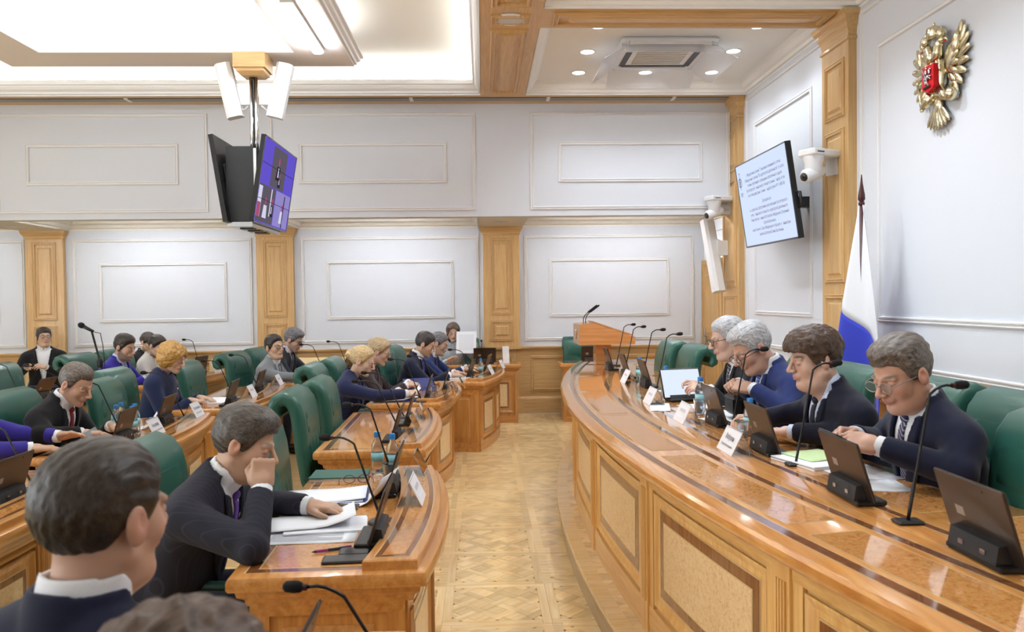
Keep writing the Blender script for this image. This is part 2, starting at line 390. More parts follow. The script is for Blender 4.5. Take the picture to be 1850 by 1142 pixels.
for x0, lb in ((-6.155, 'oak pillar behind the man with the phone'), (-3.075, 'oak pillar behind the grey-suited man'), (.015, 'oak pillar between far wall panels left of the lectern')): pillar_far(x0, lb)
# ---- gallery front and its underside
gal = struct(MB().box(XL, RX, GY, GY + .15, ZS, ZC + .3).build('wall_gallery', 'wall'))
mg = map_far(GY)
for x0, x1 in ((-8.78, -6.33), (-5.70, -3.24), (-2.515, -.06), (.59, 3.03)):
    frame_mould(mg, x0, x1, 2.665, 3.835, gal); frame_mould(mg, x0 + .345, x1 - .345, 2.995, 3.48, gal)
so = struct(MB().box(XL, RX, GY + .15, WY, 2.78, 2.85).build('ceiling_alcove', 'cream'))
for xa, xb in ((XL, -6.2), (-5.6, -3.12), (-2.51, -.04), (.56, RX)):
    m = MB(); rings = []
    for o_, z in ((.004, ZS - .003), (.004, 2.61), (.03, 2.62), (.05, 2.655), (.09, 2.675), (.10, 2.72), (.16, 2.735), (.17, 2.78)):
        rings.append([(xa + o_, GY + .15 + o_, z), (xb - o_, GY + .15 + o_, z), (xb - o_, WY - o_, z), (xa + o_, WY - o_, z)])
    m.loft(rings, True, False).build('crown_moulding', 'cream', so)
for xa, xb in ((-6.2, -5.6), (-3.12, -2.51), (-.04, .56)):
    MB().box(xa, xb, GY + .15, WY, ZS, 2.78).build('beam', 'cream', so)
    MB().lathe([(.09, 0), (.10, -.004), (.10, -.008), (.085, -.012), (.0, -.012)], 20, T((xa + xb) / 2, 10.35, ZS)).build('ceiling_speaker_grille', 'white', so)
for xa, xb in ((-8.6, -6.7), (-5.2, -3.5), (-2.1, -.45), (.95, 2.8)):       # slim lamps tucked behind the gallery edge
    l = empty('alcove_lamp', ((xa + xb) / 2, GY + .55, 2.76), 0, 'slim cove lamp behind the gallery edge, ' + {-8.6: 'far left bay', -5.2: 'bay of the microphone stand', -2.1: 'bay between the middle pillars', .95: 'bay right of the lectern'}[xa], 'lamp', 'alcove cove lamps')
    MB().box(-(xb - xa) / 2, (xb - xa) / 2, -.04, .04, 0, .02).build('housing', 'white', l)
    MB().box(-(xb - xa) / 2 + .02, (xb - xa) / 2 - .02, -.03, .03, -.012, 0).build('diffuser', 'alc', l)
# ---- right wall
wr = struct(MB().box(RX, RX + .2, YN, WY + .2, 0, ZC + .4).build('wall_right', 'wall'))
mr = map_right(RX)
for ya, yb in ((7.11, 9.25), (4.02, 6.43), (.95, 3.34)):
    frame_mould(mr, ya, yb, 1.03, 3.9, wr); frame_mould(mr, ya + .28, yb - .28, 1.385, 3.55, wr)
frame_mould(mr, 10.05, 10.95, 2.15, 2.5, wr)
wain('baseboard_right', mr, YN, 10.10, [(7.15, 8.1), (8.2, 9.2), (4.1, 5.2), (5.3, 6.4), (1, 2.1), (2.2, 3.3)])
def pillar_right(y0, y1, label):
    t = empty('pillar', (RX, (y0 + y1) / 2, 0), 0, label, 'pillar', 'oak pillars along the right wall'); h = (y1 - y0) / 2
    mp = lambda u, v, d: (-.07 - d, u, v)
    MB().box(-.07, 0, -h, h, 0, 3.75).build('shaft', 'oak', t)
    m = MB(); rings = []
    for z, e in ((3.70, 0), (3.71, .015), (3.73, .015), (3.745, .0), (3.80, .01), (3.84, .03), (3.88, .035), (3.90, .06), (3.94, .07)):
        rings.append([(-.07 - e, -h - e, z), (0, -h - e, z), (0, h + e, z), (-.07 - e, h + e, z)])
    m.loft(rings, True, True).build('capital', 'oaky', t)
    for v0, v1 in ((3.10, 3.58), (1.70, 3.0), (1.05, 1.6)):
        frame_mould(mp, -h + .07, h - .07, v0, v1, t, 'oak', k=.9)
        raised_panel(mp, -h + .13, h - .13, v0 + .065, v1 - .065, t, 'oak', .6, .014)
    MB().box(-.13, 0, -h - .02, h + .02, 0, .22).box(-.12, 0, -h - .01, h + .01, .9, .93).build('plinth', 'oaky', t)
pillar_right(9.345, 9.985, 'oak pillar between the wall screen and the alcove door')
pillar_right(6.51, 7.02, 'oak pillar behind the flag, carrying the nearer camera')
pillar_right(3.42, 3.93, 'oak pillar on the right wall nearest the viewer')
d1 = struct(empty('door_1', (RX, 10.575, 0)))
MB().box(-.03, .02, -.40, .40, 0, 2.03).build('leaf', 'oak', d1)
for a, b, zz in ((-.46, -.40, 2.09), (.40, .46, 2.09)): MB().box(-.05, .01, a, b, 0, zz).build('jamb', 'oak', d1)
MB().box(-.05, .01, -.40, .40, 2.03, 2.09).build('lintel', 'oaky', d1)
for v0, v1 in ((.25, .9), (1.05, 1.9)): frame_mould(lambda u, v, d: (-.03 - d, u, v), -.3, .3, v0, v1, d1, 'oak')
MB().box(-.05, -.03, .28, .34, .95, 1.15).tube([(-.08, .31, 1.05), (-.08, .2, 1.05)], .01).build('handle', 'steel', d1)
# unseen walls close the room
struct(MB().box(XL - .2, XL, YN, WY, 0, ZC + .4).build('wall_left', 'wall'))
for i, yw in enumerate((-1.9, 1.0, 3.9)):                  # tall windows in the left wall
    wn = struct(empty('window_%d' % (i + 1), (XL, yw, 0)))
    MB().box(.0, .01, -1.0, 1.0, .95, 3.3).build('pane', 'day', wn)
    for a, b in ((-1.08, -1.0), (1.0, 1.08), (-.03, .03)): MB().box(0, .06, a, b, .9, 3.35).build('frame', 'white', wn)
    for a, b in ((.87, .95), (3.3, 3.38), (2.4, 2.45)): MB().box(0, .06, -1.08, 1.08, a, b).build('frame', 'white', wn)
struct(MB().box(XL, RX, YN - .2, YN, 0, ZC + .4).build('wall_front', 'wall'))
# ---- ceiling: oak beams with recessed trays
ce = struct(MB().box(XL, RX, YN, GY, 4.30, 4.4).build('ceiling', 'ceil'))
def beam(x0, x1, y0, y1, mat): return MB().box(x0, x1, y0, y1, ZC, 4.30).build('ceiling_beam', mat, ce)
beam(XL, RX, 9.228, GY, 'oakx')
beam(.007, .524, YN, 9.228, 'oaky'); beam(-6.36, -5.85, YN, 9.228, 'oaky')
YB = [6.48, 3.40, .32, -2.76]
for yb in YB: beam(.524, RX, yb, yb + .46, 'oakx')
md = map_down(ZC)
for yb in YB[:2]:
    frame_mould(md, .62, 2.95, yb + .07, yb + .39, ce, 'oakx', k=1.3, name='beam_moulding'); raised_panel(md, .75, 2.82, yb + .16, yb + .30, ce, 'oakx', .8, .02, 'beam_panel')
for ya, yb2 in ((6.95, 9.12), (6.58, 6.86), (3.9, 6.45), (3.45, 3.8)):
    frame_mould(md, .10, .43, ya + .03, yb2 - .03, ce, 'oaky', k=1.3, name='beam_moulding')
    if yb2 - ya > .6: raised_panel(md, .19, .34, ya + .14, yb2 - .14, ce, 'oaky', .8, .02, 'beam_panel')
def crown(x0, x1, y0, y1, prof, mat='mould', sign=1, name='crown_moulding'):
    m = MB(); rings = []
    for o_, z in prof:
        o_ *= sign; rings.append([(x0 + o_, y0 + o_, z), (x1 - o_, y0 + o_, z), (x1 - o_, y1 - o_, z), (x0 + o_, y1 - o_, z)])
    return m.loft(rings, True, False).build(name, mat, ce)
CP = [(.003, ZC - .002), (.003, 3.955), (.022, 3.96), (.022, 3.985), (.032, 3.99), (.05, 4.005), (.065, 4.03), (.068, 4.045), (.085, 4.05), (.092, 4.085), (.092, 4.10), (.0, 4.10)]
crown(-5.85, .007, YN, 9.228, CP)
crown(-5.85, .007, YN, 9.228, [(.002, 4.09), (.002, 4.30)], 'ceil', name='recess_wall')
for y0, y1 in ((6.94, 9.228), (3.86, 6.48), (.78, 3.40)):
    crown(.524, RX, y0, y1, [(.004, ZC - .004), (.004, 3.955), (.03, 3.96), (.04, 3.985), (.07, 4.0), (.10, 4.04), (.105, 4.06), (.13, 4.08)], 'ceil')
    MB().box(.524, RX, y0, y1, 4.08, 4.12).build('tray_ceiling', 'ceil', ce)
# suspended ring and its luminous opening
ix0, ix1, iy0, iy1 = -4.10, -1.747, -1.9, 7.63
ox0, ox1, oy0, oy1 = -4.60, -1.25, -2.4, 8.085
m = MB(); m.loft([[(ox0, oy0, ZC), (ox1, oy0, ZC), (ox1, oy1, ZC), (ox0, oy1, ZC)], [(ix0, iy0, ZC), (ix1, iy0, ZC), (ix1, iy1, ZC), (ix0, iy1, ZC)]], True, False).build('suspended_ring', 'ring', ce)
crown(ix0, ix1, iy0, iy1, [(0, ZC), (0, 3.96), (-.012, 3.965), (-.012, 3.985), (-.03, 4.0), (-.035, 4.02), (-.06, 4.03), (-.065, 4.06), (-.085, 4.07), (-.085, 4.10)], 'mould')
crown(ox0, ox1, oy0, oy1, [(0, ZC), (0, 3.955), (-.02, 3.96), (-.025, 3.985), (-.05, 4.0), (-.055, 4.03), (-.08, 4.04), (-.08, 4.06), (.3, 4.06)], 'mould')
MB().box(ix0 - .12, ix1 + .12, iy0 - .12, iy1 + .12, 4.10, 4.115).build('luminous_panel', 'panel', ce)
# cove lamps: strips lying on the ledges, out of sight
for nm, (a, b, c, d) in dict(far=(-5.7, -.15, 9.15, 9.20), right=(-.035, -.005, -2, 9.1), left=(-5.84, -5.81, -2, 9.1), r_far=(-4.4, -1.45, 7.85, 7.9), r_right=(-1.5, -1.45, -2, 7.8), r_left=(-4.4, -4.35, -2, 7.8)).items():
    MB().box(a, b, c, d, 4.105, 4.12).build('cove_strip', 'cove', ce)
# air vents in the beam by the gallery
xs = [-9.0, -7.35, -5.70, -4.05, -2.42, -.80, .80, 2.28, 2.95]
for i in range(len(xs) - 1):
    MB().box(xs[i] + .02, xs[i + 1] - .02, 9.33, 9.46, ZC - .006, ZC).build('vent_grille', 'dark', ce)
    g = MB()
    for k in range(5): g.box(xs[i] + .02, xs[i + 1] - .02, 9.335 + k * .026, 9.35 + k * .026, ZC - .010, ZC - .006)
    g.build('vent_slats', plain('vent_grey', srgb(150, 150, 152), .5), ce)
    MB().box(xs[i] - .02, xs[i] + .02, 9.32, 9.47, ZC - .012, ZC).build('vent_joint', 'white', ce)
# downlights in the right-hand trays
where = {(1.09, 8.8): 'far left corner of the tray', (1.83, 8.8): 'far side of the tray below the air conditioner', (2.57, 8.8): 'far right corner of the tray', (1.09, 8.06): 'left of the air conditioner', (2.57, 8.04): 'right of the air conditioner', (1.09, 7.3): 'near left corner of the tray', (2.57, 7.3): 'near right corner of the tray'}
for (x, y), lb in list(where.items()) + [((a, b), 'out of view in the nearer tray, ' + l_ + n_) for a, l_ in ((1.0, 'left '), (1.95, 'right ')) for b, n_ in ((4.5, 'near'), (5.7, 'far'), (2.2, 'nearest'))]:
    t = empty('downlight', (x, y, 4.08), 0, 'round recessed downlight, ' + lb, 'downlight', 'round downlights in the right ceiling trays')
    MB().lathe([(.082, 0), (.082, -.006), (.068, -.008), (.066, -.002), (.0661, 0)], 20).build('rim', 'white', t)
    MB().lathe([(.066, -.001), (.066, -.004), (.0, -.004)], 20).build('lens', 'down', t)
    l = spot('downlight_lamp', (0, 0, -.03), P_SPOT * (.55 if y > 6.5 else 1.5)); l.parent = t
# ceiling speaker in the beam, smoke detector
t = empty('ceiling_speaker', (.265, 6.72, ZC), 0, 'round white speaker set in the oak ceiling beam', 'speaker')
MB().lathe([(.0, -.02), (.10, -.02), (.12, -.014), (.125, -.014), (.14, -.006), (.14, 0)], 24).build('grille', plain('speaker_grille', srgb(205, 205, 208), .6), t)
MB().lathe([(.14, 0), (.14, -.008), (.125, -.018), (.12, -.014)], 24).build('rim', 'white', t)
t = empty('smoke_detector', (-.62, 7.05, 4.30), 0, 'small white smoke detector on the main ceiling', 'detector')
MB().lathe([(.055, 0), (.055, -.02), (.04, -.03), (.035, -.045), (.0, -.05)], 16).build('body', 'white', t)
MB().lathe([(.062, 0), (.062, -.008), (.05, -.008)], 16).build('base', 'white', t)
# linear lamp on the ring
t = empty('linear_lamp', (-1.49, 6.9, ZC), 0, 'bright linear lamp fixed under the suspended ceiling ring', 'lamp')
MB().box(-.05, .05, -.62, .62, -.03, 0).build('housing', 'white', t)
MB().rbox(-.045, .045, -.60, .60, -.06, -.03, .012).build('tube', 'tube', t)
# air conditioner cassette with clear deflector plates
t = empty('air_conditioner', (1.83, 8.05, 4.08), 0, 'square ceiling air conditioner with clear deflector plates', 'air conditioner')
MB().rbox(-.47, .47, -.47, .47, -.05, 0, .02).build('casing', 'white', t)
MB().box(-.25, .25, -.25, .25, -.058, -.05).build('grille_backing', plain('ac_grille', srgb(176, 168, 156), .6), t)
for k in range(9): MB().box(-.25, .25, -.24 + k * .06 - .004, -.24 + k * .06 + .004, -.064, -.058).build('grille_slat', 'white', t)
for k in range(4): MB().box(-.34, .34, .31, .37, -.056, -.048, Rz(k * PI / 2)).build('air_slot', 'dark', t)
M['film'] = plain('frosted_acrylic', srgb(236, 238, 244), .3, alpha=.45)
for k in range(4):
    MB().box(-.46, .46, 0, .26, -.003, .003, Rz(k * PI / 2) @ T(0, .42, -.07) @ Rx(-.55)).build('deflector', 'film', t)
    for sx in (-.4, .4): MB().tube([(sx, .45, -.0), (sx, .46, -.10)], .005, 6, Rz(k * PI / 2)).build('bracket', 'steel', t)
# light switches by the door
t = empty('light_switch', (3.05, WY, 1.12), 0, 'white light switches on the far wall by the corner', 'switch')
for k in range(2): MB().rbox(-.04, .04, -.012, 0, -.05 + k * .11, .04 + k * .11, .004).build('rocker', 'white', t)
# ================================================================== desks
def inset(poly, o):
    n = len(poly); out = []
    for i in range(n):
        p0, p1, p2 = poly[i - 1], poly[i], poly[(i + 1) % n]
        e1 = (p1[0] - p0[0], p1[1] - p0[1]); e2 = (p2[0] - p1[0], p2[1] - p1[1])
        l1 = math.hypot(*e1) or 1e-9; l2 = math.hypot(*e2) or 1e-9
        n1 = (-e1[1] / l1, e1[0] / l1); n2 = (-e2[1] / l2, e2[0] / l2)
        bx, by = n1[0] + n2[0], n1[1] + n2[1]; q = (bx * bx + by * by) / 2 or 1e-9
        out.append((p1[0] + bx * o / q, p1[1] + by * o / q))
    return out
EDGE = [(.050, -.105), (.046, -.085), (.026, -.070), (.022, -.052), (.005, -.046), (0, -.036), (0, -.014), (.005, -.003), (.015, 0)]
def slab(outline, ztop, name, mat, parent, prof=EDGE):
    m = MB(); m.loft([[(x, y, ztop + z) for x, y in inset(outline, o)] for o, z in prof], True, True)
    return m.build(name, mat, parent, True, .6)
def flat_ring(outline, o0, o1, z, name, mat, parent):
    m = MB(); a, b = inset(outline, o0), inset(outline, o1)
    m.loft([[(x, y, z) for x, y in a], [(x, y, z) for x, y in b]], True, False); return m.build(name, mat, parent)
def flat_fill(outline, o, z, name, mat, parent):
    m = MB(); a = inset(outline, o); m.add([(x, y, z) for x, y in a], [tuple(range(len(a)))]); return m.build(name, mat, parent)
def pilaster(mp, u0, u1, v0, v1, parent, matv, sub=1, d=.018):
    o = MB()
    us = [u0 + (u1 - u0) * k / sub for k in range(sub + 1)]
    o.loft([[mp(u, v0, -.01) for u in us] + [mp(u, v0, d) for u in us[::-1]], [mp(u, v1, -.01) for u in us] + [mp(u, v1, d) for u in us[::-1]]], True, True)
    ob = o.build('pilaster', matv, parent); w = u1 - u0; f = MB()
    for k in range(4):                                            # ridges between the flutes
        a = u0 + w * (.2 + .16 * k)
        f.loft([[mp(a, v0 + .14, d), mp(a + w * .09, v0 + .14, d), mp(a + w * .09, v0 + .14, d + .006), mp(a, v0 + .14, d + .006)], [mp(a, v1 - .06, d), mp(a + w * .09, v1 - .06, d), mp(a + w * .09, v1 - .06, d + .006), mp(a, v1 - .06, d + .006)]], True, True)
    f.build('fluting', matv, ob); return ob
def strip(mp, u0, u1, v0, v1, d0, d1, name, mat, parent, sub=1):
    us = [u0 + (u1 - u0) * k / sub for k in range(sub + 1)]
    m = MB(); m.loft([[mp(u, v0, d0), mp(u, v1, d0), mp(u, v1, d1), mp(u, v0, d1)] for u in us], True, True); return m.build(name, mat, parent)
def inlaid_panel(mp, u0, u1, v0, v1, parent, matv, sub=1, pale='burlp', bw=.026):
    us = [u0 + (u1 - u0) * k / sub for k in range(sub + 1)]
    def quad(a0, a1, b0, b1, d, name, mat):
        uu = [a0 + (a1 - a0) * k / sub for k in range(sub + 1)]; m = MB(); m.loft([[mp(u, b0, d), mp(u, b1, d)] for u in uu], False, False); return m.build(name, mat, parent)
    fm = MB(); rings = []                                          # sloped surround
    for o, d in ((0, .012), (.008, .012), (.03, .002), (.05, .002)):
        rings.append([mp(u, v0 + o, d) for u in [u0 + o + (u1 - u0 - 2 * o) * k / sub for k in range(sub + 1)]] + [mp(u, v1 - o, d) for u in [u1 - o - (u1 - u0 - 2 * o) * k / sub for k in range(sub + 1)]])
    fm.loft(rings, True, False).build('panel_surround', matv, parent)
    a = .052
    quad(u0 + a, u1 - a, v0 + a, v1 - a, .0026, 'pale_line', 'line')
    a += .004; quad(u0 + a, u1 - a, v0 + a, v1 - a, .0032, 'inlay_border', 'inlay')
    a += bw; quad(u0 + a, u1 - a, v0 + a, v1 - a, .0038, 'pale_line', 'line')
    a += .005; quad(u0 + a, u1 - a, v0 + a, v1 - a, .0044, 'burl_panel', pale)
def desk(P0, P1, depth, bow, label, shelf=True, zt=.74, group='curved two-seat desks of the left side', near=True):
    dx, dy = P1[0] - P0[0], P1[1] - P0[1]; L = math.hypot(dx, dy); t = empty('desk', (P0[0], P0[1], 0), math.atan2(dy, dx), label, 'desk', group)
    front = lambda x, o=0: -bow * (1 - (2 * x / L - 1) ** 2) + o
    N = 12; out = [(L * k / N, front(L * k / N)) for k in range(N + 1)] + [(L, depth), (0, depth)]
    top = slab(out, zt, 'desktop', 'deskx', t)
    flat_ring(out, .045, .049, zt + .0006, 'pale_line', 'line', top); flat_ring(out, .049, .082, zt + .0006, 'dark_border', 'inlaytop', top)
    flat_ring(out, .082, .087, zt + .0007, 'pale_line', 'line', top); flat_fill(out, .087, zt + .0008, 'burl_field', 'burl', top)
    if shelf:
        pts = [(.035 + (L - .07) * k / N) for k in range(N + 1)]
        so = [(x, front(x, .035)) for x in pts] + [(x, front(x, .21)) for x in pts[::-1]]
        sh = slab(so, zt + .032, 'raised_shelf', 'deskx', t, [(0, -.032), (0, -.004), (.003, 0)])
        flat_ring(so, .028, .031, zt + .0325, 'pale_line', 'line', sh); flat_ring(so, .031, .05, zt + .0326, 'dark_border', 'inlaytop', sh); flat_fill(so, .053, zt + .0327, 'burl_field', 'burl', sh)
    # carcass: curved front apron and two ends, open towards the seats
    i0 = .06; zb = zt - .09
    mpf = lambda u, v, d: (u, front(u, i0 + .03) - d, v)
    a = [(u, front(u, i0 + .03)) for u in [i0 + (L - 2 * i0) * k / N for k in range(N + 1)]]
    MB().prism(a + [(x, y + .03) for x, y in a[::-1]], 0, zb).build('front_apron', 'deskx', t)
    strip(mpf, i0, L - i0, 0, .11, 0, .02, 'plinth', 'deskx', t, 8); strip(mpf, i0, L - i0, zb - .06, zb, 0, .012, 'top_rail', 'deskx', t, 8)
    n = 2 if L > 1.2 else 1; pw = .085; step = (L - 2 * i0 - pw) / n
    for k in range(n + 1): pilaster(mpf, i0 + k * step, i0 + k * step + pw, 0, zb, t, 'desk', 2)
    for k in range(n): inlaid_panel(mpf, i0 + k * step + pw + .01, i0 + (k + 1) * step - .01, .13, zb - .075, t, 'desk', 4)
    for xe, sg in ((i0, -1), (L - i0, 1)):
        f0 = front(i0, i0 + .03); mpe = lambda u, v, d, xe=xe, sg=sg: (xe + sg * d, u, v)
        MB().box(min(xe, xe - sg * .03), max(xe, xe - sg * .03), f0, depth - .07, 0, zb).build('end_panel', 'desk', t)
        strip(mpe, f0 - .01, depth - .06, 0, .10, 0, .014, 'plinth', 'deskx', t); strip(mpe, f0 - .01, depth - .06, zb - .05, zb, 0, .012, 'top_rail', 'deskx', t)
        for u in (f0 - .01, depth - .12): strip(mpe, u, u + .06, .10, zb - .05, 0, .012, 'stile', 'desk', t)
        raised_panel(mpe, f0 + .09, depth - .16, .14, zb - .09, t, 'desk', .5, .008)
    t['L'] = L; t['depth'] = depth; return t
D = {}
D['A0'] = desk((-.19, .45), (-.17, 2.02), .62, .06, 'curved desk nearest the camera, mostly below the picture edge')
D['A'] = desk((-.188, 2.50), (-.235, 4.02), .62, .065, 'desk with papers and phones where the chin-resting man sits')
D['B'] = desk((-.335, 4.56), (-.368, 6.16), .64, .07, 'empty two-seat desk with two unused green chairs')
D['C'] = desk((-.362, 6.61), (-.262, 8.10), .62, .10, 'desk of the two blonde women')
D['D'] = desk((.014, 8.22), (.262, 9.68), .62, .07, 'desk of the two men in navy and blue by the aisle end')
D['Q'] = desk((-1.83, 2.62), (-1.86, 4.22), .62, .05, 'desk at the left edge, partly behind the blurred head')
D['R'] = desk((-1.92, 4.56), (-2.02, 6.08), .62, .07, 'desk of the man with the red tie')
D['G'] = desk((-1.87, 6.46), (-1.98, 8.18), .62, .09, 'desk of the curly-haired woman')
D['H'] = desk((-1.55, 8.36), (-1.28, 9.86), .62, .07, 'desk of the grey-suited man')
D['J'] = desk((-3.62, 6.55), (-3.70, 8.02), .62, .07, 'third-row desk behind the man with the red tie')
D['K'] = desk((-3.27, 8.37), (-2.98, 9.92), .62, .07, 'third-row desk of the bearded man and the woman in white')
# secretaries' desks in front of the far wall, facing the viewer
def side_desk(x0, x1, y0, y1, label):
    t = empty('side_desk', ((x0 + x1) / 2, y0, 0), 0, label, 'desk'); h = (x1 - x0) / 2; dp = y1 - y0
    out = [(-h, 0), (h, 0), (h, dp), (-h, dp)]; top = slab(out, .755, 'desktop', 'deskx', t)
    flat_ring(out, .04, .045, .7556, 'pale_line', 'line', top); flat_fill(out, .05, .7557, 'burl_field', 'burl', top)
    mp = lambda u, v, d: (u, .06 - d, v)
    MB().box(-h + .05, h - .05, .06, .09, .0, .66).build('front_panel', 'desk', t)
    strip(mp, -h + .05, h - .05, .0, .09, 0, .012, 'plinth', 'deskx', t); strip(mp, -h + .05, h - .05, .60, .66, 0, .012, 'top_rail', 'deskx', t)
    n = max(1, round((x1 - x0) / .6)); st = (2 * h - .1) / n
    for k in range(n + 1):
        u = -h + .05 + k * st; strip(mp, max(u - .03, -h + .045), min(u + .03, h - .045), 0, .66, 0, .02, 'stile', 'desk', t)
    for k in range(n): inlaid_panel(mp, -h + .05 + k * st + .05, -h + .05 + (k + 1) * st - .05, .13, .58, t, 'desk', 1)
    for xe, sg in ((-h + .05, -1), (h - .05, 1)):
        MB().box(min(xe, xe - sg * .03), max(xe, xe - sg * .03), .06, dp - .05, 0, .66).build('end_panel', 'desk', t)
    return t
side_desk(-.85, .485, 10.16, 10.62, 'straight desk by the far wall with water bottles and an upright card')
side_desk(.985, 2.25, 10.16, 10.62, 'straight desk by the far wall behind the lectern')
# ---- rostrum on its podium
RC, CXR, CYR, ZP = 14.0, 14.53, 4.8, .15
ZT = .92
def ang(y): return math.asin((y - CYR) / RC)
def pol(r, a, z): return (CXR - r * math.cos(a), CYR + r * math.sin(a), z)
def polxy(r, a): return pol(r, a, 0)[:2]
A0, A1 = ang(.2), ang(8.42)
def arc(r, a0, a1, n): return [polxy(r, a0 + (a1 - a0) * k / n) for k in range(n + 1)]
pod = struct(MB().prism([p for p in arc(RC + .02, ang(-2.5), ang(9.75), 60)[::-1]] + [(2.98, -2.5), (2.98, 9.75)], 0, ZP - .012).build('podium', 'stone'))
outp = arc(RC + .02, ang(-2.5), ang(9.75), 60)
m = MB(); m.loft([[(*polxy(r, a), z) for a in [ang(-2.5) + (ang(9.75) - ang(-2.5)) * k / 60 for k in range(61)]] for r, z in ((RC + .02, ZP - .03), (RC + .035, ZP - .025), (RC + .035, ZP - .004), (RC + .03, ZP + .001), (RC - .045, ZP + .001))], False, False)
m.build('nosing', 'parq', pod)
MB().prism(arc(RC + .0, ang(-2.5), ang(9.75), 60)[::-1] + [(2.98, -2.5), (2.98, 9.75)], ZP - .012, ZP - .001).build('deck', 'parq', pod)
pv, pfc, tn = [], [], []
for (i, j) in [(i, j) for i in range(0, 6) for j in range(-3, 11)]:
    X, Y = PX0 + (i + .5) * PIT, PY0 + (j + .5) * PIT + .2
    for nm, q, an in PIECES:
        pts = [(X + x, Y + y) for x, y in q]
        rr = [math.hypot(x - CXR, y - CYR) for x, y in pts]
        if max(rr) < RC + .026 and max(x for x, y in pts) < 2.97 and -2 < min(y for x, y in pts) and max(y for x, y in pts) < 9.7:
            b = len(pv); pv += [(x, y, ZP + random.uniform(-.0003, .0003)) for x, y in pts]; pfc.append(tuple(range(b, b + len(pts)))); tn.append(random.random())
me = bpy.data.meshes.new('parquet_field'); me.from_pydata(pv, [], pfc); me.materials.append(M['parq']); at = me.attributes.new('tone', 'FLOAT', 'FACE'); at.data.foreach_set('value', tn)
o = bpy.data.objects.new('parquet_field', me); COL.objects.link(o); o.parent = pod; o['kind'] = 'stuff'
ro = empty('rostrum_desk', (0, 0, 0), 0, 'long curved presidium desk with glossy inlaid top on the podium', 'desk')
RI = 13.05
yb = CYR + RC * math.sin(A1); corner = []
xo = polxy(RC, A1)
for k in range(1, 7):
    a = k / 6 * PI / 2; corner.append((xo[0] + .22 * (1 - math.cos(a)) + .0, xo[1] + .22 * math.sin(a)))
outline = arc(RC, A0, A1, 48) + corner + [(polxy(RI, A1)[0], corner[-1][1])] + arc(RI, A1, A0, 40)
outline = outline[::-1]
if sum(outline[i - 1][0] * outline[i][1] - outline[i][0] * outline[i - 1][1] for i in range(len(outline))) < 0: outline = outline[::-1]
slab(outline, ZT, 'desktop', 'topy', ro, [(.075, -.085), (.07, -.072), (.045, -.064), (.04, -.052), (.012, -.048), (.002, -.036), (0, -.024), (.004, -.010), (.014, -.002), (.022, -.002), (.026, 0)])
PY = [-.08, 1.08, 2.24, 3.40, 4.56, 5.72, 6.88, 8.04]
def band(r0, r1, a0, a1, z, name, mat, n=10):
    m = MB(); m.loft([[pol(r0, a0 + (a1 - a0) * k / n, z), pol(r1, a0 + (a1 - a0) * k / n, z)] for k in range(n + 1)], False, False); return m.build(name, mat, ro)
AA0, AA1 = ang(.3), A1 - .002
for r_, w_ in ((13.925, .036), (13.66, .032), (13.49, .028)):
    band(r_ + .004, r_ - w_ - .004, AA0, AA1, ZT + .0005, 'pale_line', 'line', 60); band(r_, r_ - w_, AA0, AA1, ZT + .0009, 'inlay_band', 'inlaytop', 60)
band(13.575, 13.572, AA0, AA1, ZT + .0005, 'pale_line', 'line', 60)
for k in range(len(PY)):
    ya, ye = PY[k], (PY[k + 1] if k + 1 < len(PY) else 8.5)
    ya = max(ya, .3)
    if ye < .4: continue
    aa, ab = ang(ya) + .004, min(ang(ye) - .004, AA1)
    band(13.862, 13.690, aa, ab, ZT + .0006, 'pale_line', 'line'); band(13.858, 13.694, aa + .0004, ab - .0004, ZT + .0010, 'burl_field', 'burl')
    band(13.40, 13.12, aa, ab, ZT + .0006, 'pale_line', 'line'); band(13.396, 13.124, aa + .0004, ab - .0004, ZT + .0010, 'burl_field', 'burl')
RB = 13.89
mpr = lambda u, v, d: pol(RB + d, u, v)
zb = ZT - .08; uw = .09 / RB
m = MB(); n = 48
m.loft([[pol(RB, a, ZP), pol(RB, a, zb), pol(RB - .03, a, zb), pol(RB - .03, a, ZP)] for a in [ang(.25) + (ang(8.45) - ang(.25)) * k / n for k in range(n + 1)]], True, True).build('front_apron', 'rosty_lit', ro)
e0 = pol(RB, ang(8.45), 0)
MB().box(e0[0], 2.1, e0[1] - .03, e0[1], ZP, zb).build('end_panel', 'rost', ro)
for k in range(len(PY)):
    if PY[k] < .3: continue
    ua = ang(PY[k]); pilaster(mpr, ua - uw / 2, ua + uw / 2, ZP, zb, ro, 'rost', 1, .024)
    ue = ang(PY[k + 1]) if k + 1 < len(PY) else ang(8.42)
    strip(mpr, ua + uw / 2, ue - uw / 2, ZP, ZP + .13, 0, .018, 'plinth', 'rosty_lit', ro, 4)
    strip(mpr, ua + uw / 2, ue - uw / 2, zb - .05, zb, 0, .016, 'top_rail', 'rosty_lit', ro, 4)
    if k + 1 < len(PY): 
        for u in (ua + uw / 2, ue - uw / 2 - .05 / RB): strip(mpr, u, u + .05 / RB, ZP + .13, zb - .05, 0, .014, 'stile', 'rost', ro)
        # panel measured in metres along the arc
        mq = lambda u, v, d, c=ua: pol(RB + d, c + u / RB, v)
        Lm = (ue - ua) * RB
        inlaid_panel(mq, .045 + .055, Lm - .045 - .055, ZP + .15, zb - .065, ro, 'rost', 4, bw=.042)
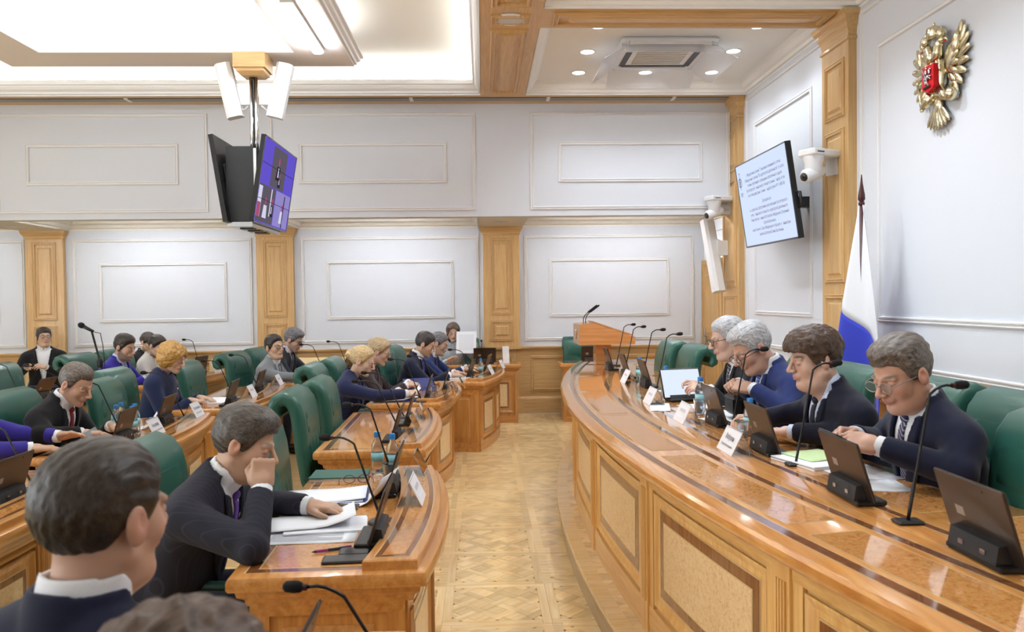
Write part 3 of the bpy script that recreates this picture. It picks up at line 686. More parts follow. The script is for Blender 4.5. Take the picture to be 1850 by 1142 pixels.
# ================================================================== chairs
def chair_proto():
    t = empty('armchair', (0, 0, 0))
    m = MB()
    m.rbox(-.24, .27, -.26, .26, .33, .43, .03); m.build('seat', 'leather', t, True, .7)
    cl = [(-.19, .42), (-.225, .55), (-.245, .70), (-.258, .84), (-.27, .94), (-.285, 1.00), (-.312, 1.04), (-.352, 1.055), (-.392, 1.04), (-.412, 1.0), (-.405, .955), (-.38, .935)]
    th = [.05, .07, .08, .085, .085, .085, .085, .085, .08, .075, .07, .05]
    def prof(k):
        A, B = [], []
        for i, (x, z) in enumerate(cl):
            p, q = cl[max(i - 1, 0)], cl[min(i + 1, len(cl) - 1)]; tx, tz = q[0] - p[0], q[1] - p[1]; l = math.hypot(tx, tz); nx, nz = tz / l, -tx / l
            h = th[i] / 2 * k; A.append((x + nx * h, z + nz * h)); B.append((x - nx * h, z - nz * h))
        return A + B[::-1]
    rings = []
    for y, k in ((-.268, .25), (-.262, .65), (-.25, .9), (-.235, 1), (0, 1.03), (.235, 1), (.25, .9), (.262, .65), (.268, .25)):
        rings.append([(x, y, z) for x, z in prof(k)])
    MB().loft(rings, True, True).build('backrest', 'leather', t, True, 1.0)
    # padded channels on the front of the backrest
    fr = [(x + th[i] / 2 * .98, z) for i, (x, z) in enumerate(cl[:5])]
    def fx(z):
        for (x0, z0), (x1, z1) in zip(fr, fr[1:]):
            if z <= z1: return x0 + (x1 - x0) * (z - z0) / (z1 - z0)
        return fr[-1][0]
    for c in range(4):
        y0 = -.2 + c * .1; m = MB(); rings = []
        for i in range(7):
            z = .49 + i * .315 / 6; e = 0 if 0 < i < 6 else -.010
            rings.append([(fx(z) - .012, y0 + .003, z)] + [(fx(z) + e + .012 * math.sin(PI * (.12 + .76 * k / 5)), y0 + .004 + .092 * k / 5, z) for k in range(6)] + [(fx(z) - .012, y0 + .097, z)])
        m.loft(rings, True, True).build('back_channel', 'leather', t, True, 1.2)
    m = MB(); rings = []
    for i in range(6):
        z = .815 + i * .155 / 5; e = 0 if 0 < i < 5 else -.010
        rings.append([(fx(z) - .012, -.205, z)] + [(fx(z) + e + .010 * math.sin(PI * (.1 + .8 * k / 7)) ** .5 - .002, -.2 + .4 * k / 7, z) for k in range(8)] + [(fx(z) - .012, .205, z)])
    m.loft(rings, True, True).build('head_pad', 'leather', t, True, 1.2)
    for s in (-1, 1):
        path = [(-.225, s * .275, .56), (-.12, s * .285, .60), (.0, s * .285, .605), (.13, s * .285, .60), (.20, s * .28, .56), (.21, s * .275, .50), (.16, s * .268, .42)]
        MB().tube(path, [.018, .021, .023, .023, .021, .02, .018], 8).build('armrest', 'leatherd', t, True)
    MB().lathe([(.05, .335), (.03, .31), (.03, .12), (.045, .10), (.045, .08)], 10).build('column', 'black', t, True, .7)
    for k in range(5):
        a = k * 2 * PI / 5 + .3; c, s = math.cos(a), math.sin(a)
        l = MB().tube([(0, 0, .10), (c * .16, s * .16, .085), (c * .29, s * .29, .065)], [.028, .022, .015], 6).build('base_leg', 'black', t)
        MB().ell((c * .29, s * .29, .03), (.022, .022, .03), 8, 6).build('caster', 'black', l)
    return t
CH = chair_proto(); CH_used = False
for c_ in CH.children: c_.data.transform(Matrix.Diagonal((1, 1, .97, 1)))
def chair(x, y, z, rz, label, group='green leather conference armchairs'):
    global CH_used
    o = CH if not CH_used else copy_tree(CH)
    CH_used = True
    o.location = (x, y, z); o.rotation_euler = (0, 0, rz); tag(o, label, 'chair', group); return o
def on_desk(key, u, v, z=0):
    # point at u metres along the desk, v metres from its front chord towards the seats
    t = D[key]; m = Matrix.Translation(t.location) @ Matrix.Rotation(t.rotation_euler[2], 4, 'Z')
    p = m @ Vector((u, v, z)); return p
def face(key): return D[key].rotation_euler[2] - PI / 2        # direction seats look (towards the front)
# left side seats
chair(-1.02, 3.14, 0, .0, 'green armchair under the chin-resting man')
chair(-.72, 3.74, 0, .1, 'green armchair beyond the chin-resting man at his desk')
chair(-.84, 4.98, 0, .05, 'nearer of the two empty green armchairs at the bare desk')
chair(-.82, 5.66, 0, .05, 'farther of the two empty green armchairs at the bare desk')
chair(-1.14, 6.92, 0, .0, 'green armchair of the blonde woman in navy')
chair(-1.10, 7.62, 0, .0, 'green armchair of the blonde woman in brown')
chair(-.78, 8.62, 0, -.15, 'green armchair of the dark-haired man in the navy suit')
chair(-.72, 9.30, 0, -.15, 'green armchair of the man in the blue suit by the aisle')
chair(-2.86, 4.50, 0, .0, 'green armchair of the man in purple at the left edge')
chair(-2.66, 5.10, 0, .0, 'green armchair behind the man with the red tie')
chair(-2.40, 5.76, 0, .05, 'empty green armchair between the red-tie man and the curly-haired woman')
chair(-2.72, 6.66, 0, .0, 'green armchair of the curly-haired woman')
chair(-2.42, 7.45, 0, .0, 'empty green armchair beyond the curly-haired woman')
chair(-2.36, 8.62, 0, -.15, 'green armchair of the grey-suited man')
chair(-2.30, 9.32, 0, -.15, 'green armchair of the dark-suited man with glasses')
chair(-4.10, 7.42, 0, .0, 'empty green armchair at the left edge, third row')
chair(-4.05, 8.72, 0, -.15, 'green armchair of the bearded man')
chair(-3.98, 9.42, 0, -.15, 'green armchair of the woman in white')
chair(-1.00, 1.42, 0, .3, 'green armchair under the blurred man in front')
chair(-.88, .62, 0, .3, 'green armchair under the person whose hair shows at the bottom')
chair(1.36, 10.60, 0, -PI / 2, 'green armchair behind the lectern by the far wall')
chair(-.32, 10.60, 0, -PI / 2, 'green armchair of the woman holding a sheet by the far wall')
# presidium seats
chair(1.76, 2.98, ZP, PI, 'green armchair of the presidium man with the tricolour pin')
chair(1.76, 3.58, ZP, PI, 'green armchair of the young curly-haired presidium man')
chair(1.74, 4.34, ZP, PI, 'green armchair of the grey-haired presidium man in blue')
chair(1.80, 5.08, ZP, PI, 'green armchair of the grey-haired presidium man in black')
chair(1.40, 6.42, ZP, PI, 'nearer empty green armchair beyond the presidium men')
chair(1.37, 7.10, ZP, PI, 'farther empty green armchair beyond the presidium men')
chair(1.50, 2.40, ZP, PI, 'large empty green armchair at the right picture edge, in front')
# cream benches along the far wall
for i, (xa, xb, lb) in enumerate(((-6.1, -5.2, 'cream bench carrying the man with the phone'), (-5.1, -4.35, 'cream bench left of the woman in black'), (-4.29, -3.78, 'short cream bench behind the woman in white'), (-3.68, -3.22, 'short cream bench left of the middle pillar'), (-3.11, -2.07, 'cream bench behind the grey-suited man'), (-1.96, -.91, 'cream bench left of the side desk'))):
    t = empty('bench', ((xa + xb) / 2, 10.93, 0), 0, lb, 'bench', 'cream wall benches'); h = (xb - xa) / 2
    MB().rbox(-h, h, -.12, .0, .46, .83, .03).build('back_pad', 'creaml', t, True, .8)
    MB().rbox(-h, h, -.55, -.02, .36, .47, .03).build('seat_pad', 'creaml', t, True, .8)
    MB().box(-h + .02, h - .02, -.5, -.05, .0, .36).build('base', 'oakx', t)
# ================================================================== things on the desks
def seat_mx(x, y, z, rz): return T(x, y, z) @ Rz(rz)
def tablet(x, y, z, rz, label, lit=False, tilt=.30, group='tablets on docking stands'):
    # local +x points away from the user; the screen faces -x
    t = empty('tablet', (x, y, z), rz, label, 'tablet', group)
    d = MB().rbox(-.055, .045, -.115, .115, 0, .018, .004).build('dock_foot', 'black', t)
    MB().loft([[(-.012, -.10, .016), (.048, -.10, .016), (.040, -.10, .062), (.018, -.10, .066)], [(-.012, .10, .016), (.048, .10, .016), (.040, .10, .062), (.018, .10, .066)]], True, True).build('dock_block', 'dark', t)
    mx = T(0, 0, .018) @ Ry(tilt)
    b = MB().rbox(-.0045, .0045, -.145, .145, 0, .198, .003, mx).build('shell', 'bronze', t)
    MB().box(-.0052, -.0046, -.136, .136, .008, .190, mx).build('screen', 'screent' if lit else 'blackg', t)
    MB().box(.0046, .0052, -.085, -.050, .085, .110, mx).build('sticker', plain('grey_sticker', srgb(150, 140, 132), .5), b)
    for yy in (-.05, .04): MB().box(.041, .050, yy, yy + .02, .03, .042).build('port', 'steel', t)
    MB().ell((.0048, .06, .178), (.001, .004, .004), 8, 4, mx).build('camera_lens', 'blackg', b)
    return t
def mic(x, y, z, rz, label, h=.33, reach=.17, round_base=False, group='gooseneck desk microphones', side=0.0):
    # stem leans towards the user (-x)
    t = empty('microphone', (x, y, z), rz, label, 'microphone', group)
    if round_base: MB().lathe([(.052, 0), (.052, .006), (.046, .012), (.012, .016), (.0, .016)], 16).build('base', 'dark', t, True, .6)
    else: MB().rbox(-.04, .04, -.028, .028, 0, .010, .004).build('base', 'black', t)
    P = []
    for k in range(15):
        u = k / 14
        if u < .72: q = u / .72; P.append((-reach * .42 * q, side * q, .01 + (h - .03) * q))
        else:
            q = (u - .72) / .28; P.append((-reach * (.42 + .33 * q), side, h - .02 + .024 * math.sin(q * 2.0)))
    MB().tube(P, [.0055] * 4 + [.0042] * 11, 8).build('gooseneck', 'black', t, True)
    e = Vector(P[-1]); dr = (Vector(P[-1]) - Vector(P[-3])).normalized()
    MB().tube([e, e + dr * .010], .0078, 10).build('light_ring', plain('mic_ring', srgb(64, 26, 26), .5), t)
    MB().tube([e + dr * .010, e + dr * .016, e + dr * .03, e + dr * .046, e + dr * .052], [.009, .0125, .014, .012, .006], 10).build('foam_head', 'foam', t, True)
    return t
def nameplate(x, y, z, rz, label, l1=None, l2=None, clear=False, group='tent name plates', w=.20, bars=True):
    # the printed plate faces +x (away from the user)
    t = empty('name_plate', (x, y, z), rz, label, 'name plate', group); h, dxx = .10, .05
    def plate(sg, th, mat, nm):
        m = MB(); n = [(sg * dxx, 0), (0, h), (0 - sg * th, h), (sg * (dxx - th), 0)]
        m.loft([[(a, -w / 2, b) for a, b in n], [(a, w / 2, b) for a, b in n]], True, True); return m.build(nm, mat, t)
    f = plate(1, .003, 'acrylic' if clear else 'card', 'front_plate'); plate(-1, .002, 'acrylic', 'back_plate')
    if clear: return t
    # local text frame on the sloping front: right = +y, up along the slope
    s = math.atan2(dxx, h); mx = T(dxx / 2 + .0012, 0, h / 2) @ Ry(-s) @ Matrix(((0, 0, 1, 0), (1, 0, 0, 0), (0, 1, 0, 0), (0, 0, 0, 1)))
    if l1:
        text_mesh('lettering', l1, .034, 'ink', f, mx @ T(0, .012, 0), font_scale_x=.82); text_mesh('lettering', l2, .017, 'ink', f, mx @ T(0, -.024, 0), font_scale_x=.9)
    elif bars:
        m = MB(); m.box(-.05, .05, .004, .020, -.0003, .0005, mx); m.build('faint_print', plain('faint_print', srgb(196, 197, 204), .7), f)
        MB().box(-.065, .065, -.026, -.018, -.0003, .0005, mx).build('faint_print', 'paper', f)
    return t
def bottle(x, y, z, label, h=.20, r=.031, group='small water bottles'):
    t = empty('water_bottle', (x, y, z), random.uniform(0, 3), label, 'bottle', group); k = h / .2
    MB().lathe([(r * .8, 0), (r, .006 * k), (r, .06 * k), (r * .93, .075 * k), (r * .97, .09 * k), (r, .12 * k), (r * .93, .14 * k), (r * .62, .16 * k), (r * .42, .172 * k), (r * .42, .184 * k)], 14).build('bottle_body', 'pet', t, True, .8)
    MB().lathe([(r * 1.02, .062 * k), (r * 1.02, .105 * k)], 14).build('bottle_label', 'label', t, True)
    MB().lathe([(r * .50, .180 * k), (r * .50, .202 * k), (r * .44, .205 * k)], 12).build('cap', 'bluecap', t, True, .6)
    return t
def cup(x, y, z, label, group='clear plastic cups'):
    t = empty('plastic_cup', (x, y, z), 0, label, 'cup', group)
    MB().lathe([(.024, .0), (.026, .002), (.034, .085), (.0355, .085), (.0345, .08), (.0255, .006), (.0, .005)], 16).build('cup_wall', 'pet', t, True, .8)
    MB().lathe([(.035, .083), (.0365, .085), (.035, .087)], 16).build('cup_rim', 'acrylic', t, True); return t
def sheet(x, y, z, w_, h_, rz, label, mat='paper', curl=0.0, lines=False, n=6, group='loose papers'):
    t = empty('paper_sheet', (x, y, z), rz, label, 'paper', group); m = MB()
    V = []; F = []
    for i in range(n + 1):
        for j in range(n + 1):
            u, v = i / n, j / n; V.append(((u - .5) * w_, (v - .5) * h_, .001 + curl * max(0, u - .45) ** 2 * 3.3 + .002 * math.sin(5 * u + 3 * v) ** 2))
    for i in range(n):
        for j in range(n): a = i * (n + 1) + j; F.append((a, a + n + 1, a + n + 2, a + 1))
    o = m.add(V, F).build('sheet', mat, t, True)
    so = o.modifiers.new('thickness', 'SOLIDIFY'); so.thickness = .0012; so.offset = -1
    if lines:
        k = MB()
        for j in range(14):
            v = .42 - j * .06; k.box(-w_ * .40, w_ * (.36 if j % 5 else .1), h_ * v - .0016, h_ * v + .0016, .0036, .004)
        k.build('printed_lines', plain('faint_ink', srgb(176, 178, 188), .8), t)
    return t
def stack(x, y, z, w_, h_, th, rz, label, mat='paper', cover=None, group=None):
    t = empty('paper_stack', (x, y, z), rz, label, 'papers', group); k = max(2, int(th / .004))
    for i in range(k):
        a = random.uniform(-.01, .01); MB().box(-w_ / 2 + a, w_ / 2 + a, -h_ / 2, h_ / 2, th * i / k, th * (i + 1) / k - .0006, Rz(random.uniform(-.02, .02))).build('bundle', mat, t)
    if cover: MB().box(-w_ / 2 - .004, w_ / 2 + .004, -h_ / 2 - .004, h_ / 2 + .004, th, th + .003).build('cover', cover, t)
    return t
def phone(x, y, z, rz, label, mat='black', w_=.075, l_=.155):
    t = empty('mobile_phone', (x, y, z), rz, label, 'phone', 'mobile phones')
    MB().rbox(-l_ / 2, l_ / 2, -w_ / 2, w_ / 2, 0, .009, .003).build('case', mat, t); MB().box(-l_ / 2 + .006, l_ / 2 - .006, -w_ / 2 + .004, w_ / 2 - .004, .009, .0096).build('screen', 'blackg', t); return t
def pen(x, y, z, rz, label, mat):
    t = empty('pen', (x, y, z), rz, label, 'pen')
    MB().tube([(-.06, 0, .006), (.06, 0, .006)], .005, 8).build('barrel', mat, t, True, .6); MB().tube([(-.075, 0, .006), (-.06, 0, .006)], [.001, .005], 8).build('tip', 'black', t, True, .6)
    MB().tube([(-.02, 0, .006), (.03, 0, .006)], .0056, 8).build('grip', 'black', t, True, .6); MB().box(.02, .062, -.0015, .0015, .011, .013).build('clip', 'steel', t); return t
def spectacles(name, mx, mat, parent=None, sc=1.0, temple=.13, rim=.0018):
    # local: x forward, y left; lens plane at x=0
    t = parent; m = MB()
    for s in (-1, 1):
        ring = [(0.002 * math.cos(a), s * (.033 + .026 * math.cos(a)) * sc, .019 * math.sin(a) * sc) for a in [2 * PI * k / 16 for k in range(17)]]
        m.tube(ring, rim, 6, mx)
        m.tube([(0, s * .059 * sc, .008), (-.02, s * .072 * sc, .009), (-temple * .8, s * .078 * sc, .008), (-temple, s * .077 * sc, -.012)], rim, 6, mx)
    m.tube([(0, -.008, .004), (.004, 0, .007), (0, .008, .004)], rim, 6, mx)
    return m.build(name, mat, t, True)
# ---- the nearest left desks
LZ = .741; SZ = .774
tablet(-.40, 2.86, LZ, 0, 'tablet seen edge-on beside the two phones')
tablet(-.43, 3.56, LZ, 0, 'tablet beside the water bottles on the chin-resting man\'s desk')
mic(-.40, 3.07, LZ, 0, 'gooseneck microphone on round base beside the chin-resting man', .33, .24, True)
mic(-.44, 3.82, LZ, .1, 'gooseneck microphone behind the papers, reaching over the spectacles', .36, .24, True)
nameplate(-.30, 3.27, SZ, 0, 'white tent name plate nearest the aisle on the desk with phones')
nameplate(-.33, 3.83, SZ, 0, 'clear name plate seen edge-on beside the water bottles', clear=True)
bottle(-.53, 3.96, LZ, 'water bottle left of its twin on the chin-resting man\'s desk'); bottle(-.45, 3.90, LZ, 'water bottle in front of the tablet on the chin-resting man\'s desk')
cup(-.45, 3.78, LZ, 'clear cup on the chin-resting man\'s desk')
sheet(-.64, 2.93, LZ, .34, .22, .05, 'printed page lying in front of the chin-resting man', lines=True)
stack(-.60, 3.03, LZ, .30, .20, .010, .12, 'thin stack of papers under the man\'s elbow')
sheet(-.66, 3.06, LZ + .012, .32, .20, .2, 'curling blank page on top of the stack by the man\'s elbow', curl=.04)
sheet(-.70, 3.50, LZ + .004, .36, .24, .1, 'wide sheet over the blue folder on the chin-resting man\'s desk', curl=.01)
t = empty('folder', (-.70, 3.49, LZ), .1, 'thin blue folder under the wide sheet', 'folder'); MB().box(-.19, .19, -.13, .13, 0, .004).build('cover', 'folder', t); MB().box(-.17, .17, -.12, .12, .004, .0045).build('page', 'paper', t)
sheet(-.50, 3.42, LZ, .20, .22, -.2, 'page curling up behind the tablet', curl=.12)
phone(-.60, 3.30, LZ, .05, 'brown phone between the two heaps of paper', plain('brown_case', srgb(92, 78, 60), .4))
phone(-.46, 2.63, LZ, .05, 'black phone nearest the desk edge'); phone(-.42, 2.71, LZ, .05, 'second phone just behind the nearest one', 'dark')
pen(-.52, 2.735, LZ, .35, 'purple and black ballpoint pen', plain('purple_pen', srgb(140, 40, 110), .35))
t = empty('notebook', (-.70, 3.88, LZ), .02, 'dark green notebook on a pile of pages', 'notebook'); MB().box(-.13, .13, -.09, .09, .0, .014).build('pages', 'paper', t); MB().box(-.135, .135, -.095, .095, .014, .019).build('cover', 'greenbook', t)
t = empty('spectacles', (-.60, 3.74, LZ + .022), 1.7, 'folded dark red spectacles beside the notebook', 'glasses'); spectacles('frame', Matrix.Identity(4), plain('dark_red_frame', srgb(90, 26, 40), .3), t, temple=.06)
mic(-.21, 1.74, SZ, 0, 'blurred microphone at the bottom edge of the picture', .20, .24, True)
tablet(-.42, 1.60, LZ, 0, 'tablet top at the bottom edge of the picture'); nameplate(-.20, 1.62, SZ, 0, 'white name plate tip at the bottom edge of the picture', bars=False)
# desk B
tablet(-.56, 4.90, LZ, 0, 'nearer tablet on the bare desk'); tablet(-.54, 5.52, LZ, 0, 'farther tablet on the bare desk')
mic(-.55, 5.20, LZ, 0, 'nearer microphone on the bare desk', .33, .34, True); mic(-.58, 5.80, LZ, 0, 'farther microphone on the bare desk', .33, .34, True)
nameplate(-.46, 5.05, SZ, 0, 'nearer clear name plate on the bare desk', clear=True); nameplate(-.45, 5.62, SZ, 0, 'farther clear name plate on the bare desk', clear=True)
# desk C
tablet(-.50, 6.85, LZ, 0, 'tablet in front of the blonde woman in navy'); tablet(-.38, 7.42, LZ, 0, 'tablet in front of the blonde woman in brown')
mic(-.52, 6.68, LZ, 0, 'microphone on the blonde women\'s desk, near end', .36, .30, True); mic(-.42, 7.30, LZ, 0, 'microphone on the blonde women\'s desk, far end', .34, .30, True)
nameplate(-.29, 6.84, SZ, 0, 'clear name plate on the blonde women\'s desk, near', clear=True); nameplate(-.22, 7.40, SZ, 0, 'clear name plate on the blonde women\'s desk, far', clear=True)
sheet(-.70, 6.86, LZ + .004, .30, .21, .2, 'white page under the hands of the woman in navy', curl=.10); sheet(-.56, 6.96, LZ, .18, .2, 0, 'page lying before the tablet of the woman in navy')
t = empty('folder', (-.72, 6.84, LZ), .1, 'navy folder under the page of the woman in navy', 'folder'); MB().box(-.17, .17, -.12, .12, 0, .004).build('cover', 'folder', t); MB().box(.0, .165, -.115, .115, .004, .006).build('flap', 'folder', t)
t = empty('folder', (-.62, 7.72, LZ), .3, 'open blue folder standing behind the hands of the woman in brown', 'folder'); MB().box(-.15, .15, -.003, .003, 0, .11, Rx(-.6)).build('cover', 'folder', t); MB().box(-.15, .15, -.2, 0, 0, .004).build('back_cover', 'folder', t)
cup(-.44, 7.12, LZ, 'clear cup between the blonde women\'s tablets')
# desk D
fd = face('D')
tablet(-.16, 8.62, LZ, fd, 'tablet in front of the dark-haired man in navy'); tablet(.02, 9.30, LZ, fd, 'tablet in front of the man in the blue suit')
nameplate(.06, 8.72, SZ, fd, 'white name plate of the dark-haired man in navy'); nameplate(.20, 9.42, SZ, fd, 'white name plate of the man in the blue suit')
bottle(-.03, 9.0, LZ, 'water bottle between the two tablets near the aisle end', .18); stack(-.24, 8.52, LZ, .24, .18, .022, .1, 'pile of papers on a notebook at the aisle-end desk', 'paper')
mic(-.10, 8.40, LZ, fd, 'microphone at the near end of the navy-suited man\'s desk', .32, .30, True)
# far side desks
for i, (bx_, by_) in enumerate(((-.02, 10.40), (.055, 10.42), (.13, 10.40))): bottle(bx_, by_, .756, ('left', 'middle', 'right')[i] + ' of the three bottles on the far side desk', .19)
mic(-.02, 10.30, .756, -PI / 2 + PI, 'microphone on the far side desk', .30, .1)
t = empty('card_stand', (.30, 10.38, .756), .3, 'tall white card standing on the far side desk', 'card'); MB().box(-.045, .045, -.002, .002, 0, .22, Rx(-.1)).build('card', 'paper', t); MB().box(-.03, .03, -.0, .05, 0, .004).build('foot', 'paper', t)
tablet(.02, 10.36, .756, -PI / 2, 'tablet on the far side desk beside the bottles')
tablet(1.42, 10.34, .756, -PI / 2, 'dark tablet on the side desk behind the lectern', tilt=.2)
# second row
tablet(-2.08, 3.50, LZ, 0, 'tablet at the left picture edge'); mic(-2.08, 3.74, LZ, 0, 'microphone beside the tablet at the left picture edge', .3, .30, True); nameplate(-2.06, 3.92, SZ, 0, 'white name plate beside the blurred head')
fr_ = face('R')
tablet(-2.25, 5.00, LZ, fr_, 'tablet in front of the man with the red tie'); tablet(-2.26, 5.68, LZ, fr_, 'tablet in front of the empty chair by the curly-haired woman')
nameplate(-2.08, 5.06, SZ, fr_, 'white name plate lettered in front of the red-tie man', 'Киселев', 'Владимир Николаевич'); nameplate(-2.10, 5.84, SZ, fr_, 'white name plate at the far end of the red-tie man\'s desk', 'Нагуманов', 'Айрат Рашидович')
for bx_, by_, lb in ((-2.26, 5.20, 'front bottle of the cluster by the red-tie man\'s tablet'), (-2.30, 5.33, 'second bottle of the cluster by the red-tie man\'s tablet'), (-2.42, 5.40, 'rear bottle of the cluster by the red-tie man\'s tablet'), (-2.40, 5.28, 'left bottle of the cluster by the red-tie man\'s tablet')): bottle(bx_, by_, LZ, lb, .19)
cup(-2.22, 5.42, LZ, 'clear cup beside the bottle cluster'); sheet(-2.34, 5.52, LZ, .2, .14, .4, 'white page behind the bottle cluster', curl=.1)
mic(-2.30, 5.15, LZ, fr_, 'microphone arching before the empty chair', .36, .34, True); mic(-2.22, 5.98, LZ, fr_, 'microphone arching before the curly-haired woman', .34, .34, True)
t = empty('tablet_cover', (-2.44, 4.98, LZ), .2, 'grey tablet in a folded stand cover under the man in purple\'s hands', 'tablet'); MB().box(-.09, .09, -.12, .12, .0, .006).build('cover', 'paper', t); MB().box(-.002, .002, -.12, .12, 0, .09, T(.06, 0, .004) @ Ry(-.55)).build('flap', plain('grey_flap', srgb(140, 150, 160), .5), t); MB().box(-.08, .03, -.11, .11, .006, .012).build('slate', 'blackg', t)
fg = face('G')
tablet(-2.12, 6.70, LZ, fg, 'tablet in front of the curly-haired woman'); tablet(-2.14, 7.60, LZ, fg, 'tablet before the empty chair beyond the curly-haired woman')
nameplate(-2.03, 6.98, SZ, fg, 'white name plate right of the curly-haired woman\'s papers'); nameplate(-2.04, 7.94, SZ, fg, 'white name plate at the far end of the curly-haired woman\'s desk')
stack(-2.30, 6.82, LZ, .30, .21, .016, 0, 'pile of white pages in front of the curly-haired woman'); sheet(-2.32, 7.14, LZ, .26, .2, 0, 'page lying beyond the pile of the curly-haired woman')
mic(-2.20, 7.10, LZ, fg, 'microphone standing beyond the curly-haired woman\'s tablet', .34, .30, True); mic(-2.18, 7.80, LZ, fg, 'microphone in front of the grey-suited man\'s arm', .34, .30, True)
fh = face('H')
tablet(-1.74, 8.90, LZ, fh, 'tablet in front of the grey-suited man'); tablet(-1.62, 9.50, LZ, fh, 'tablet in front of the dark-suited man with glasses')
mic(-1.78, 9.05, LZ, fh, 'microphone with a red ring before the grey-suited man', .36, .34); mic(-1.62, 9.66, LZ, fh, 'farthest microphone of the second row', .36, .3)
sheet(-1.96, 8.62, LZ, .26, .2, .1, 'page under the hand of the grey-suited man'); sheet(-1.86, 9.05, LZ, .24, .2, .1, 'page under the hand of the dark-suited man')
fk = face('K')
tablet(-3.42, 9.70, LZ, fk, 'tablet at the far end of the third-row desk', tilt=.25); nameplate(-3.16, 9.52, SZ, fk, 'white name plate on the third-row desk'); mic(-3.42, 9.80, LZ, fk, 'tall microphone at the far end of the third-row desk', .40, .26)
sheet(-3.62, 9.30, LZ, .22, .2, 0, 'page on which the woman in white writes'); sheet(-3.55, 8.72, LZ, .22, .2, 0, 'page before the bearded man')
phone(-3.52, 8.50, LZ, .3, 'black phone by the bearded man\'s hand')
tablet(-4.02, 7.35, LZ, 0, 'tablet before the empty chair at the left edge, third row', tilt=.5); mic(-4.0, 7.05, LZ, 0, 'microphone at the left edge, third row', .34, .3)
# ---- the rostrum
RZ = ZT + .001
tb = [(1.28, 1.97, 'large tablet at the right picture edge'), (1.23, 2.60, 'tablet in front of the presidium man with the pin'), (1.23, 3.40, 'tablet in front of the young curly-haired presidium man'), (1.24, 4.15, 'tablet in front of the grey-haired presidium man in blue'), (1.24, 5.95, 'nearest tablet before the empty presidium chairs'), (1.22, 6.68, 'middle tablet before the empty presidium chairs'), (1.20, 7.42, 'farthest tablet on the presidium desk')]
for x_, y_, lb in tb: tablet(x_, y_, RZ, PI, lb, group='tablets on the presidium desk')
tablet(1.30, 5.12, RZ, PI / 2 + .25, 'tablet with a lit white screen beside the man in black', True, tilt=.35, group='tablets on the presidium desk')
mics = [(1.25, 2.30, 'microphone nearest the right picture edge'), (1.24, 3.12, 'microphone before the presidium man with the pin'), (1.26, 4.00, 'microphone before the young curly-haired presidium man'), (1.26, 5.75, 'microphone left of the lit tablet'), (1.32, 6.55, 'microphone in the middle of the empty presidium places'), (1.30, 7.25, 'microphone before the farthest presidium tablet'), (1.32, 7.85, 'farthest microphone on the presidium desk, by the lectern')]
for x_, y_, lb in mics: mic(x_, y_, RZ, PI, lb, .40, .20, group='microphones on the presidium desk', side=-.03)
nameplate(1.09, 3.42, RZ, PI, 'white name plate lettered before the young curly-haired man', 'Рябухин', 'Сергей Николаевич', group='presidium name plates', w=.21)
for x_, y_, lb in ((1.10, 4.28, 'white name plate before the grey-haired man in blue'), (1.08, 5.02, 'white name plate before the man in black'), (1.15, 6.28, 'white name plate before the empty presidium chairs')): nameplate(x_, y_, RZ, PI, lb, group='presidium name plates', w=.21)
bottle(1.27, 4.62, RZ, 'water bottle by the tablet of the man in blue'); bottle(1.24, 5.38, RZ, 'water bottle by the lit tablet'); bottle(1.23, 6.22, RZ, 'water bottle before the empty presidium chairs'); bottle(1.28, 3.78, RZ, 'water bottle behind the lettered presidium name plate', .18)
cup(1.22, 3.72, RZ, 'clear cup behind the lettered presidium name plate'); cup(1.24, 5.28, RZ, 'clear cup by the lit tablet'); cup(1.24, 4.53, RZ, 'clear cup by the tablet of the man in blue')
stack(1.34, 3.16, RZ, .24, .26, .016, .3, 'stack of pages between the man with the pin and his neighbour', 'paper')
M['green_hl'] = plain('green_marked_page', srgb(206, 232, 176), .8)
sheet(1.36, 3.22, RZ + .017, .20, .20, .3, 'page with a green marked field on the presidium stack', 'green_hl'); sheet(1.42, 2.96, RZ, .22, .26, .1, 'page under the arms of the presidium man with the pin'); sheet(1.38, 2.78, RZ, .21, .22, -.1, 'single page before the tablet of the man with the pin')
sheet(1.08, 4.84, RZ, .12, .34, -.2, 'long page lying across the inlaid front band'); sheet(1.36, 4.52, RZ, .2, .25, .2, 'page before the man in blue'); sheet(1.34, 4.86, RZ, .22, .2, .4, 'page lying between the man in blue and the man in black'); sheet(1.30, 4.26, RZ, .2, .25, .1, 'page beside the tablet of the man in blue'); sheet(1.36, 5.65, RZ, .2, .24, 0, 'page beyond the lit tablet')
# ================================================================== people: implicit surfaces meshed with surface nets
f32 = np.float32
def sm(a, b, k):                                                   # smooth union
    h = np.clip(.5 + .5 * (b - a) / k, 0, 1); return b + (a - b) * h - k * h * (1 - h)
def ssub(a, b, k):                                                 # a minus b, smooth
    h = np.clip(.5 - .5 * (a + b) / k, 0, 1); return a + (-b - a) * h + k * h * (1 - h)
def d_ell(P, c, r):
    r = np.array(r, f32); q = (P - f32(c)) / r; k0 = np.sqrt(np.einsum('ij,ij->i', q, q)); q /= r; k1 = np.sqrt(np.einsum('ij,ij->i', q, q)); return k0 * (k0 - 1) / np.maximum(k1, 1e-6)
def d_sph(P, c, r): q = P - f32(c); return np.sqrt(np.einsum('ij,ij->i', q, q)) - f32(r)
def d_cone(P, a, b, ra, rb):                                       # tapered capsule
    a = np.array(a, f32); b = np.array(b, f32); ba = b - a; q = P - a; t = np.clip((q @ ba) / (ba @ ba), 0, 1); q -= t[:, None] * ba
    return np.sqrt(np.einsum('ij,ij->i', q, q)) - (f32(ra) + t * f32(rb - ra))
